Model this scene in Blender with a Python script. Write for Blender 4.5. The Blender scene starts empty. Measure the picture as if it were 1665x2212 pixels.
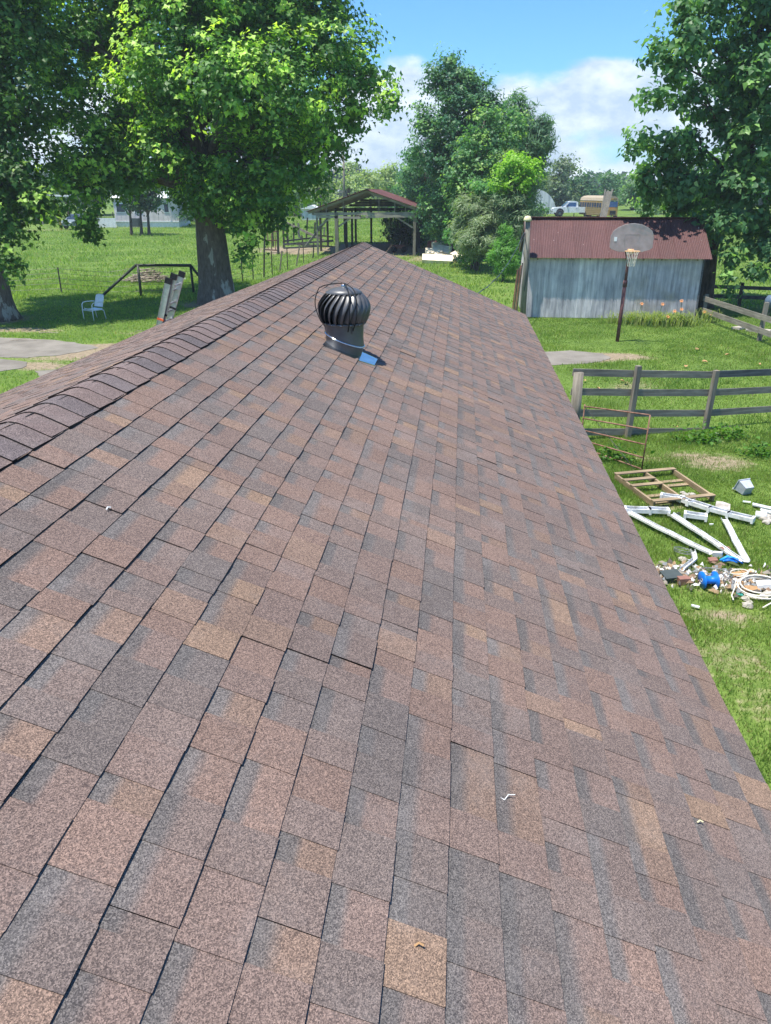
import bpy, math, random
import numpy as np
from mathutils import Vector, Matrix, Euler

S = bpy.context.scene
COL = S.collection
rnd = random.Random(11)
rng = np.random.default_rng(7)
rad = math.radians

# ------------------------------------------------------------------ camera
CAM_H = 4.75
PITCH = rad(22.6)
YAW = rad(5.26)
cd = bpy.data.cameras.new('camera')
cam = bpy.data.objects.new('camera', cd)
COL.objects.link(cam)
cam.location = (0, 0, CAM_H)
cam.rotation_euler = (rad(90) - PITCH, 0, YAW)
cd.sensor_fit = 'VERTICAL'
cd.sensor_height = 36.0
cd.lens = 1664 / 2212 * 36.0
cd.clip_start = 0.05
cd.clip_end = 5000
S.camera = cam

# ------------------------------------------------------------------ light
SUN_EL, SUN_AZ = rad(73), rad(-122)       # azimuth measured from +y towards +x
sund = bpy.data.lights.new('sun', 'SUN')
sund.energy = 3.7
sund.angle = rad(0.55)
sund.color = (1.0, 0.95, 0.86)
sun = bpy.data.objects.new('sun', sund)
COL.objects.link(sun)
sdir = Vector((math.sin(SUN_AZ) * math.cos(SUN_EL), math.cos(SUN_AZ) * math.cos(SUN_EL), math.sin(SUN_EL)))
sun.rotation_euler = sdir.to_track_quat('Z', 'Y').to_euler()
sun.location = (0, 0, 40)

S.view_settings.view_transform = 'Standard'
S.view_settings.look = 'None'
S.view_settings.gamma = 1.0
S.view_settings.exposure = 1.13
S.view_settings.use_curve_mapping = False

W = bpy.data.worlds.new('World')
S.world = W
W.use_nodes = True
nt = W.node_tree
nt.nodes.clear()
def N(t, **k):
    n = nt.nodes.new(t)
    for a, b in k.items():
        setattr(n, a, b)
    return n
def wmath(op, a, b=None, c=None, clamp=False):
    n = N('ShaderNodeMath', operation=op, use_clamp=clamp)
    for i, v in enumerate((a, b, c)):
        if v is None: continue
        if isinstance(v, (int, float)): n.inputs[i].default_value = v
        else: nt.links.new(v, n.inputs[i])
    return n.outputs[0]
sky = N('ShaderNodeTexSky', sky_type='NISHITA', sun_disc=False)
sky.sun_elevation = SUN_EL
sky.sun_rotation = SUN_AZ
sky.altitude = 50
sky.air_density = 1.0
sky.dust_density = 0.6
sky.ozone_density = 3.0
tc = N('ShaderNodeTexCoord')
sep = N('ShaderNodeSeparateXYZ')
nt.links.new(tc.outputs['Generated'], sep.inputs[0])
dz = sep.outputs[2]
# cloud layer: direction stretched vertically, two octaves sets
mp = N('ShaderNodeMapping')
mp.inputs['Location'].default_value = (3.1, 0.4, 0.15)
mp.inputs['Scale'].default_value = (1.0, 1.0, 1.9)
nt.links.new(tc.outputs['Generated'], mp.inputs[0])
n1 = N('ShaderNodeTexNoise'); n1.inputs['Scale'].default_value = 5.2
n1.inputs['Detail'].default_value = 9; n1.inputs['Roughness'].default_value = 0.52
nt.links.new(mp.outputs[0], n1.inputs['Vector'])
n2 = N('ShaderNodeTexNoise'); n2.inputs['Scale'].default_value = 11
n2.inputs['Detail'].default_value = 6; n2.inputs['Roughness'].default_value = 0.6
nt.links.new(mp.outputs[0], n2.inputs['Vector'])
# more cloud low down, clear sky above about 10 degrees
low = N('ShaderNodeMapRange', interpolation_type='SMOOTHSTEP')
low.inputs['From Min'].default_value = 0.100
low.inputs['From Max'].default_value = 0.165
low.inputs['To Min'].default_value = 0.13
low.inputs['To Max'].default_value = -0.20
nt.links.new(dz, low.inputs['Value'])
d = wmath('ADD', n1.outputs['Fac'], low.outputs[0])
mask = N('ShaderNodeMapRange', interpolation_type='SMOOTHSTEP')
mask.inputs['From Min'].default_value = 0.50
mask.inputs['From Max'].default_value = 0.62
nt.links.new(d, mask.inputs['Value'])
# thin haze of cloud to the horizon
msk = wmath('MULTIPLY', mask.outputs[0], 0.86)
cr = N('ShaderNodeValToRGB')
cr.color_ramp.elements[0].position = 0.40
cr.color_ramp.elements[0].color = (3.0, 3.6, 4.4, 1)
cr.color_ramp.elements[1].position = 0.62
cr.color_ramp.elements[1].color = (5.6, 5.9, 6.3, 1)
nt.links.new(n2.outputs['Fac'], cr.inputs[0])
tint = N('ShaderNodeMix', data_type='RGBA', blend_type='MULTIPLY')
tint.inputs['Factor'].default_value = 1.0
tint.inputs[7].default_value = (0.46, 0.76, 1.02, 1)
nt.links.new(sky.outputs[0], tint.inputs[6])
mx = N('ShaderNodeMix', data_type='RGBA')
nt.links.new(msk, mx.inputs['Factor'])
nt.links.new(tint.outputs[2], mx.inputs[6])
nt.links.new(cr.outputs[0], mx.inputs[7])
bg = N('ShaderNodeBackground')
bg.inputs['Strength'].default_value = 0.10
nt.links.new(mx.outputs[2], bg.inputs[0])
wo = N('ShaderNodeOutputWorld')
nt.links.new(bg.outputs[0], wo.inputs[0])

# ------------------------------------------------------------------ measuring helpers (photo survey -> metres)
F0 = 1664.0
_h = Vector((-math.sin(YAW), math.cos(YAW), 0))
_F = _h * math.cos(PITCH) - Vector((0, 0, math.sin(PITCH)))
_R = Vector((math.cos(YAW), math.sin(YAW), 0))
_U = _R.cross(_F)
_C = Vector((0, 0, CAM_H))
def ray(px, py): return _F * F0 + _R * (px - 832.5) - _U * (py - 1106)
def at(px, py, z=0.0):
    d = ray(px, py); return _C + d * ((z - CAM_H) / d.z)
def aty(px, py, y):
    d = ray(px, py); return _C + d * (y / d.y)
def c7(x, y, z=0.0): return at((x / 2.775 + 1800) / 1.4414, (y / 2.775 + 1400) / 1.4414, z)
def gz(x, y):
    t = y - 52
    if t <= 0: return 0.0
    r = 0.030 * (math.sqrt(t * t + 36) - 6)
    return min(r, 2.05 + 0.004 * t)
def gza(x, y):
    t = np.maximum(y - 52, 0)
    return np.minimum(0.030 * (np.sqrt(t * t + 36) - 6), 2.05 + 0.004 * t)

# ------------------------------------------------------------------ materials
def lin(r, g, b):
    def f(c):
        c /= 255
        return c / 12.92 if c <= 0.04045 else ((c + 0.055) / 1.055) ** 2.4
    return (f(r), f(g), f(b))
class M:
    """small node-material builder"""
    def __init__(s, name, rough=0.8, metal=0.0, spec=0.3):
        s.m = bpy.data.materials.new(name); s.m.use_nodes = True
        s.t = s.m.node_tree; s.t.nodes.clear()
        s.out = s.t.nodes.new('ShaderNodeOutputMaterial')
        s.b = s.t.nodes.new('ShaderNodeBsdfPrincipled')
        s.b.inputs['Roughness'].default_value = rough
        s.b.inputs['Metallic'].default_value = metal
        s.b.inputs['Specular IOR Level'].default_value = spec
        s.t.links.new(s.b.outputs[0], s.out.inputs[0])
    def n(s, ty, **k):
        n = s.t.nodes.new(ty)
        for a, b in k.items(): setattr(n, a, b)
        return n
    def l(s, a, b): s.t.links.new(a, b)
    def coord(s, kind='obj', scale=(1, 1, 1)):
        if kind == 'world':
            c = s.n('ShaderNodeNewGeometry').outputs['Position']
        else:
            c = s.n('ShaderNodeTexCoord').outputs['Object']
        mp = s.n('ShaderNodeMapping'); mp.inputs['Scale'].default_value = scale
        s.l(c, mp.inputs[0]); return mp.outputs[0]
    def noise(s, vec, scale, detail=4, rough=0.55):
        n = s.n('ShaderNodeTexNoise')
        n.inputs['Scale'].default_value = scale; n.inputs['Detail'].default_value = detail
        n.inputs['Roughness'].default_value = rough
        s.l(vec, n.inputs['Vector']); return n.outputs['Fac']
    def ramp(s, fac, stops):
        r = s.n('ShaderNodeValToRGB'); e = r.color_ramp.elements
        while len(e) < len(stops): e.new(0.5)
        for i, (p, c) in enumerate(stops):
            e[i].position = p; e[i].color = (*c, 1) if len(c) == 3 else c
        s.l(fac, r.inputs[0]); return r.outputs[0]
    def mix(s, fac, a, b, mode='MIX'):
        m = s.n('ShaderNodeMix', data_type='RGBA', blend_type=mode)
        for v, i in ((fac, 0), (a, 6), (b, 7)):
            if isinstance(v, (int, float)): m.inputs[i].default_value = v
            elif isinstance(v, tuple): m.inputs[i].default_value = (*v, 1)
            else: s.l(v, m.inputs[i])
        return m.outputs[2]
    def bump(s, h, strength=0.3, dist=0.01):
        b = s.n('ShaderNodeBump'); b.inputs['Strength'].default_value = strength
        b.inputs['Distance'].default_value = dist
        s.l(h, b.inputs['Height']); s.l(b.outputs[0], s.b.inputs['Normal'])
    def col(s, c):
        if isinstance(c, tuple): s.b.inputs['Base Color'].default_value = (*c, 1)
        else: s.l(c, s.b.inputs['Base Color'])
def speck(name, a, b, scale=6, rough=0.8, metal=0.0, spec=0.3, stretch=(1, 1, 1), bump=0.15, kind='obj', detail=5, lo=0.35, hi=0.65):
    m = M(name, rough, metal, spec)
    v = m.coord(kind, stretch); f = m.noise(v, scale, detail)
    m.col(m.ramp(f, [(lo, a), (hi, b)]))
    if bump: m.bump(f, bump, 0.01)
    return m.m

# roofing felt with coloured granules
def shingle_mat():
    m = M('roof_granules', 0.93, 0, 0.18)
    at_ = m.n('ShaderNodeAttribute', attribute_name='Col')
    v = m.coord('world')
    vo = m.n('ShaderNodeTexVoronoi', feature='F1'); vo.inputs['Scale'].default_value = 420
    m.l(v, vo.inputs['Vector'])
    bw = m.n('ShaderNodeRGBToBW'); m.l(vo.outputs['Color'], bw.inputs[0])
    g = m.ramp(bw.outputs[0], [(0.2, (0.50, 0.50, 0.52)), (0.5, (0.97, 0.96, 0.95)), (0.82, (1.62, 1.58, 1.54))])
    vb = m.n('ShaderNodeTexVoronoi', feature='F1'); vb.inputs['Scale'].default_value = 210
    m.l(v, vb.inputs['Vector'])
    bb = m.n('ShaderNodeRGBToBW'); m.l(vb.outputs['Color'], bb.inputs[0])
    g2 = m.ramp(bb.outputs[0], [(0.25, (0.86, 0.86, 0.87)), (0.8, (1.16, 1.15, 1.13))])
    big = m.noise(v, 1.3, 4)
    g3 = m.ramp(big, [(0.3, (0.90, 0.90, 0.91)), (0.7, (1.10, 1.09, 1.08))])
    c = m.mix(1.0, at_.outputs['Color'], g, 'MULTIPLY')
    c = m.mix(1.0, c, g2, 'MULTIPLY')
    c = m.mix(1.0, c, g3, 'MULTIPLY')
    dust = m.noise(v, 5, 6, 0.7)
    df = m.ramp(dust, [(0.52, (0, 0, 0)), (0.78, (0.22, 0.22, 0.22))])
    c = m.mix(df, c, (0.26, 0.235, 0.225))
    m.col(c)
    m.bump(vo.outputs['Distance'], 0.35, 0.003)
    return m.m
MAT = {}
MAT['shingle'] = shingle_mat()
MAT['felt'] = speck('roof_underlay', (0.02, 0.02, 0.021), (0.03, 0.03, 0.03), 20)
MAT['siding'] = speck('wall_siding', (0.42, 0.40, 0.36), (0.5, 0.48, 0.43), 3)
MAT['white'] = speck('white_paint', (0.62, 0.64, 0.66), (0.82, 0.82, 0.80), 5, 0.45)
MAT['whitedirty'] = speck('dirty_white_vinyl', (0.38, 0.38, 0.35), (0.74, 0.75, 0.76), 7, 0.5, lo=0.30, hi=0.55)
MAT['chair'] = speck('chair_enamel', (0.74, 0.77, 0.80), (0.86, 0.88, 0.90), 6, 0.35)
MAT['black'] = speck('black_plastic', (0.012, 0.012, 0.013), (0.03, 0.03, 0.03), 8, 0.5)
MAT['alu'] = speck('aluminium', (0.42, 0.42, 0.42), (0.58, 0.58, 0.57), 14, 0.38, 0.7, 0.5)
MAT['orange'] = speck('orange_plastic', (0.75, 0.10, 0.03), (0.8, 0.16, 0.05), 8, 0.5)
MAT['galv'] = speck('galvanised_flashing', (0.46, 0.50, 0.54), (0.60, 0.62, 0.65), 12, 0.16, 1.0, 0.5, bump=0.02)
def vent_mat():
    m = M('weathered_bronze_paint', 0.33, 0.35, 0.55)
    v = m.coord('obj'); f = m.noise(v, 7, 6)
    m.col(m.ramp(f, [(0.3, (0.080, 0.080, 0.082)), (0.7, (0.135, 0.133, 0.132))]))
    r = m.ramp(m.noise(v, 15, 5), [(0.3, (0.32,) * 3), (0.7, (0.50,) * 3)])
    m.l(r, m.b.inputs['Roughness'])
    return m.m
MAT['vent'] = vent_mat()
MAT['ventdark'] = speck('vent_interior', (0.012, 0.012, 0.012), (0.02, 0.02, 0.02), 9, 0.8)
def wood(name, a, b, rough=0.85, knots=True, axis=0):
    m = M(name, rough, 0, 0.2)
    st = [14, 14, 14]; st[axis] = 0.9
    v = m.coord('obj', tuple(st)); f = m.noise(v, 1.6, 8, 0.65)
    c = m.ramp(f, [(0.30, a), (0.66, b)])
    v2 = m.coord('world'); f2 = m.noise(v2, 1.7, 4)
    c = m.mix(1.0, c, m.ramp(f2, [(0.3, (0.72, 0.72, 0.74)), (0.7, (1.15, 1.13, 1.08))]), 'MULTIPLY')
    m.col(c); m.bump(f, 0.5, 0.006)
    return m.m
MAT['grey_wood_x'] = wood('weathered_wood_lengthwise', (0.14, 0.125, 0.10), (0.34, 0.31, 0.26), axis=0)
MAT['grey_wood_z'] = wood('weathered_wood_upright', (0.13, 0.115, 0.092), (0.30, 0.27, 0.225), axis=2)
MAT['dark_wood_x'] = wood('blackened_wood', (0.045, 0.05, 0.055), (0.16, 0.17, 0.18), axis=0)
MAT['barn_wood'] = wood('barn_wood', (0.20, 0.19, 0.165), (0.42, 0.40, 0.35), axis=0)
MAT['barn_post'] = wood('barn_post_wood', (0.12, 0.115, 0.095), (0.27, 0.26, 0.22), axis=2)
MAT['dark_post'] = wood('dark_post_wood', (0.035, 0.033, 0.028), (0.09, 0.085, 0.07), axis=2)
MAT['pallet'] = wood('pallet_wood', (0.20, 0.145, 0.09), (0.38, 0.29, 0.19), axis=0)
def rust_roof(name, a, b, spotcol):
    m = M(name, 0.62, 0.0, 0.35)
    v = m.coord('world', (1, 1, 1)); v2 = m.coord('world', (3, 3, 0.5))
    f = m.noise(v, 0.9, 6, 0.6); f2 = m.noise(v2, 6, 5, 0.6)
    c = m.ramp(f, [(0.32, a), (0.68, b)])
    c = m.mix(1.0, c, m.ramp(f2, [(0.3, (0.75, 0.75, 0.76)), (0.7, (1.25, 1.22, 1.2))]), 'MULTIPLY')
    vo = m.n('ShaderNodeTexVoronoi'); vo.inputs['Scale'].default_value = 2.2; m.l(v, vo.inputs['Vector'])
    sp = m.ramp(vo.outputs['Distance'], [(0.035, (1, 1, 1)), (0.055, (0, 0, 0))])
    c = m.mix(sp, c, spotcol); oi = m.n('ShaderNodeObjectInfo'); c = m.mix(1.0, c, m.ramp(oi.outputs['Random'], [(0, (.86, .86, .87)), (1, (1.12, 1.12, 1.1))]), 'MULTIPLY'); m.col(c); return m.m
MAT['shedroof'] = rust_roof('rusted_roof_sheet', (0.072, 0.029, 0.028), (0.100, 0.042, 0.040), (0.4, 0.3, 0.28))
MAT['barnroof'] = rust_roof('barn_roof_sheet', (0.085, 0.032, 0.028), (0.14, 0.065, 0.058), (0.35, 0.2, 0.17))
def galv_wall():
    m = M('weathered_galvanised_sheet', 0.6, 0.12, 0.4)
    v = m.coord('world'); vs = m.coord('world', (6, 6, 0.45))
    f = m.noise(vs, 1.1, 7, 0.62); f2 = m.noise(v, 0.75, 6, 0.6)
    c = m.ramp(f, [(0.30, (0.32, 0.30, 0.31)), (0.48, (0.52, 0.485, 0.50)), (0.70, (0.74, 0.70, 0.70))])
    # rust bloom low on the right half
    sp = m.n('ShaderNodeSeparateXYZ'); m.l(v, sp.inputs[0])
    mr = m.n('ShaderNodeMapRange'); mr.inputs[1].default_value = 6.0; mr.inputs[2].default_value = 7.2
    m.l(sp.outputs[0], mr.inputs[0])
    mz = m.n('ShaderNodeMapRange'); mz.inputs[1].default_value = 2.3; mz.inputs[2].default_value = 1.0
    m.l(sp.outputs[2], mz.inputs[0])
    k = m.n('ShaderNodeMath', operation='MULTIPLY'); m.l(mr.outputs[0], k.inputs[0]); m.l(mz.outputs[0], k.inputs[1])
    nb = m.n('ShaderNodeMath', operation='MULTIPLY'); m.l(k.outputs[0], nb.inputs[0])
    rr = m.ramp(f2, [(0.40, (0, 0, 0)), (0.58, (0.85, 0.85, 0.85))]); m.l(rr, nb.inputs[1])
    c = m.mix(nb.outputs[0], c, (0.40, 0.335, 0.25)); c = m.mix(1.0, c, m.ramp(m.noise(m.coord('world', (1, 1, .7)), 1.6, 7, .62), [(.32, (.68, .70, .73)), (.52, (1, 1, 1)), (.7, (1.12, 1.1, 1.08))]), 'MULTIPLY')
    drk = m.ramp(m.noise(vs, 2.3, 5, 0.6), [(0.54, (1, 1, 1)), (0.68, (0.60, 0.62, 0.65))])
    c = m.mix(1.0, c, drk, 'MULTIPLY')
    oi = m.n('ShaderNodeObjectInfo'); c = m.mix(1.0, c, m.ramp(oi.outputs['Random'], [(0, (.80, .80, .82)), (1, (1.22, 1.2, 1.17))]), 'MULTIPLY')
    m.col(c); return m.m
MAT['galvwall'] = galv_wall()
MAT['rustbar'] = speck('rusty_steel', (0.16, 0.075, 0.05), (0.30, 0.17, 0.12), 12, 0.8)
MAT['hoop_pole'] = speck('maroon_pole_paint', (0.10, 0.045, 0.045), (0.17, 0.075, 0.07), 7, 0.7)
MAT['rim'] = speck('faded_orange_paint', (0.6, 0.33, 0.14), (0.75, 0.48, 0.28), 9, 0.5)
MAT['gatepipe'] = speck('dark_green_pipe', (0.018, 0.028, 0.022), (0.035, 0.045, 0.036), 6, 0.5)
MAT['steelpost'] = speck('steel_post', (0.03, 0.03, 0.03), (0.07, 0.065, 0.055), 10, 0.7)
MAT['wire'] = speck('fence_wire', (0.06, 0.06, 0.055), (0.10, 0.10, 0.09), 10, 0.5, 0.5)
MAT['stick'] = speck('dead_branch_bark', (0.20, 0.155, 0.115), (0.42, 0.36, 0.28), 5, 0.9)
MAT['stone'] = speck('pale_cream_stone', (0.66, 0.56, 0.40), (0.84, 0.76, 0.58), 3, 0.9, bump=0.4)
MAT['rubble'] = speck('rubble_stone', (0.28, 0.25, 0.21), (0.52, 0.48, 0.42), 9, 0.9, bump=0.4)
MAT['rustsheet'] = speck('crumpled_rusty_sheet', (0.13, 0.05, 0.035), (0.28, 0.13, 0.10), 3, 0.8)
MAT['concrete'] = speck('worn_concrete', (0.155, 0.138, 0.115), (0.235, 0.212, 0.18), 1.3, 0.9, kind='world', detail=9)
MAT['bark'] = speck('tree_bark', (0.045, 0.036, 0.028), (0.12, 0.10, 0.08), 3, 0.95, stretch=(3, 3, 0.8), bump=0.6, detail=7)
def syc_bark():
    m = M('sycamore_bark', 0.9, 0, 0.15)
    v = m.coord('obj', (1.3, 1.3, 0.42)); f = m.noise(v, 1.7, 9, 0.64)
    v2 = m.coord('obj', (5, 5, 1.6)); f2 = m.noise(v2, 2.2, 7, 0.65)
    a = m.ramp(f2, [(0.3, (0.085, 0.068, 0.056)), (0.7, (0.22, 0.18, 0.15))])
    b = m.ramp(f2, [(0.3, (0.30, 0.28, 0.24)), (0.7, (0.46, 0.44, 0.38))])
    k = m.ramp(f, [(0.585, (0, 0, 0)), (0.61, (1, 1, 1))])
    m.col(m.mix(k, a, b)); m.bump(f2, 0.8, 0.03); return m.m
MAT['sycbark'] = syc_bark()
def leaf_mat(name, trans=0.5, rough=0.45):
    m = M(name, rough, 0, 0.35)
    a = m.n('ShaderNodeAttribute', attribute_name='Col')
    m.col(a.outputs['Color'])
    tr = m.n('ShaderNodeBsdfTranslucent')
    c = m.mix(1.0, a.outputs['Color'], (1.35, 1.45, 0.55), 'MULTIPLY')
    m.l(c, tr.inputs[0])
    ms = m.n('ShaderNodeMixShader'); ms.inputs[0].default_value = trans
    m.l(m.b.outputs[0], ms.inputs[1]); m.l(tr.outputs[0], ms.inputs[2]); m.l(ms.outputs[0], m.out.inputs[0])
    return m.m
MAT['leaf'] = leaf_mat('leaf_green')
MAT['grass'] = leaf_mat('grass_blade', 0.5, 0.6)
def ground_mat():
    m = M('lawn_soil', 0.95, 0, 0.1)
    v = m.coord('world')
    a = m.n('ShaderNodeAttribute', attribute_name='dirt')
    f1 = m.noise(v, 0.35, 6, 0.6); f2 = m.noise(v, 7, 6, 0.7); f3 = m.noise(v, 45, 3, 0.7)
    g = m.ramp(f1, [(0.30, (0.090, 0.150, 0.034)), (0.52, (0.128, 0.205, 0.045)), (0.72, (0.180, 0.245, 0.062))])
    g = m.mix(1.0, g, m.ramp(f2, [(0.3, (0.62, 0.66, 0.6)), (0.7, (1.28, 1.22, 1.15))]), 'MULTIPLY')
    g = m.mix(1.0, g, m.ramp(f3, [(0.3, (0.6, 0.62, 0.6)), (0.7, (1.35, 1.3, 1.3))]), 'MULTIPLY')
    dcol = m.ramp(f2, [(0.3, (0.17, 0.13, 0.085)), (0.7, (0.36, 0.29, 0.20))])
    dcol = m.mix(1.0, dcol, m.ramp(f3, [(0.3, (0.7, 0.7, 0.7)), (0.7, (1.25, 1.25, 1.25))]), 'MULTIPLY')
    ad = m.n('ShaderNodeMath', operation='ADD'); m.l(a.outputs['Fac'], ad.inputs[0])
    sc = m.n('ShaderNodeMath', operation='MULTIPLY_ADD'); m.l(f2, sc.inputs[0]); sc.inputs[1].default_value = 0.9; sc.inputs[2].default_value = -0.45
    m.l(sc.outputs[0], ad.inputs[1])
    k = m.ramp(ad.outputs[0], [(0.34, (0, 0, 0)), (0.62, (1, 1, 1))])
    m.col(m.mix(k, g, dcol)); m.bump(f3, 0.5, 0.03); return m.m
MAT['ground'] = ground_mat()
def flat(name, c, rough=0.6, metal=0.0): return speck(name, tuple(x * 0.85 for x in c), tuple(min(1, x * 1.1) for x in c), 7, rough, metal)
MAT['carwhite'] = flat('white_car_paint', (0.72, 0.74, 0.77), 0.25)
MAT['glass'] = flat('dark_window_glass', (0.03, 0.045, 0.07), 0.08)
MAT['blueglass'] = flat('blue_window_glass', (0.05, 0.12, 0.28), 0.15)
MAT['tyre'] = flat('tyre_rubber', (0.02, 0.02, 0.02), 0.85)
MAT['hub'] = flat('wheel_hub', (0.3, 0.3, 0.3), 0.4, 0.6)
MAT['busyellow'] = flat('faded_yellow_paint', (0.42, 0.26, 0.08), 0.7)
MAT['busroof'] = flat('sunbleached_tan_paint', (0.36, 0.29, 0.2), 0.8)
MAT['quonset'] = speck('streaked_pale_sheet', (0.42, 0.44, 0.45), (0.66, 0.68, 0.68), 1.2, 0.5, stretch=(2, 2, 0.4))
MAT['homewall'] = speck('mobile_home_siding', (0.56, 0.50, 0.49), (0.66, 0.60, 0.59), 1.5, 0.7)
MAT['greycar'] = flat('grey_car_paint', (0.18, 0.22, 0.22), 0.3)
MAT['yellow'] = flat('yellow_post_paint', (0.55, 0.36, 0.08), 0.7)
MAT['cream'] = flat('cream_plastic', (0.66, 0.60, 0.36), 0.6)
MAT['blue'] = flat('bright_blue_plastic', (0.01, 0.16, 0.62), 0.4)
MAT['bluestrap'] = flat('sky_blue_plastic', (0.03, 0.33, 0.85), 0.4)
MAT['greybin'] = flat('grey_plastic', (0.42, 0.45, 0.50), 0.5)
MAT['darkbox'] = flat('dark_grey_plastic', (0.06, 0.075, 0.075), 0.7)
MAT['card'] = flat('brown_cardboard', (0.42, 0.25, 0.12), 0.9)
MAT['redbrown'] = flat('red_brown_board', (0.26, 0.13, 0.10), 0.8)
MAT['hose'] = flat('white_hose', (0.68, 0.64, 0.55), 0.5)
MAT['coilwire'] = flat('grey_wire', (0.25, 0.26, 0.27), 0.5, 0.4)
MAT['petal'] = flat('orange_petal', (0.72, 0.30, 0.10), 0.6)
MAT['deadleaf'] = flat('dead_leaf', (0.42, 0.26, 0.12), 0.9)
MAT['cable'] = flat('service_cable', (0.045, 0.06, 0.07), 0.5)
MAT['teal'] = flat('teal_plastic', (0.04, 0.28, 0.24), 0.5)
def bb_mat():
    m = M('clouded_acrylic', 0.8, 0, 0.1)
    f = m.noise(m.coord('obj'), 5, 5)
    m.col(m.ramp(f, [(0.3, (0.40, 0.35, 0.33)), (0.7, (0.54, 0.48, 0.46))]))
    tr = m.n('ShaderNodeBsdfTransparent'); ms = m.n('ShaderNodeMixShader'); ms.inputs[0].default_value = 0.46
    m.l(m.b.outputs[0], ms.inputs[1]); m.l(tr.outputs[0], ms.inputs[2]); m.l(ms.outputs[0], m.out.inputs[0]); return m.m
MAT['acrylic'] = bb_mat()

# ------------------------------------------------------------------ object helpers
def tag(o, label=None, cat=None, group=None, kind=None):
    if label: o['label'] = label
    if cat: o['category'] = cat
    if group: o['group'] = group
    if kind: o['kind'] = kind
    return o
def thing(name, label, cat, loc=(0, 0, 0), rz=0.0, group=None):
    o = bpy.data.objects.new(name, None); COL.objects.link(o)
    o.empty_display_size = 0.3
    o.location = loc; o.rotation_euler = (0, 0, rz)
    return tag(o, label, cat, group)
def copy_tree(o, parent=None):
    c = o.copy(); COL.objects.link(c)
    if parent: c.parent = parent
    for ch in list(o.children): copy_tree(ch, c)
    return c
def obj_from(name, verts, faces, mat, parent=None, smooth=False):
    me = bpy.data.meshes.new(name); me.from_pydata([tuple(v) for v in verts], [], faces); me.validate(); me.update()
    if mat: me.materials.append(MAT[mat] if isinstance(mat, str) else mat)
    if smooth: me.polygons.foreach_set('use_smooth', [True] * len(me.polygons))
    o = bpy.data.objects.new(name, me); COL.objects.link(o)
    if parent: o.parent = parent
    return o
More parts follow.
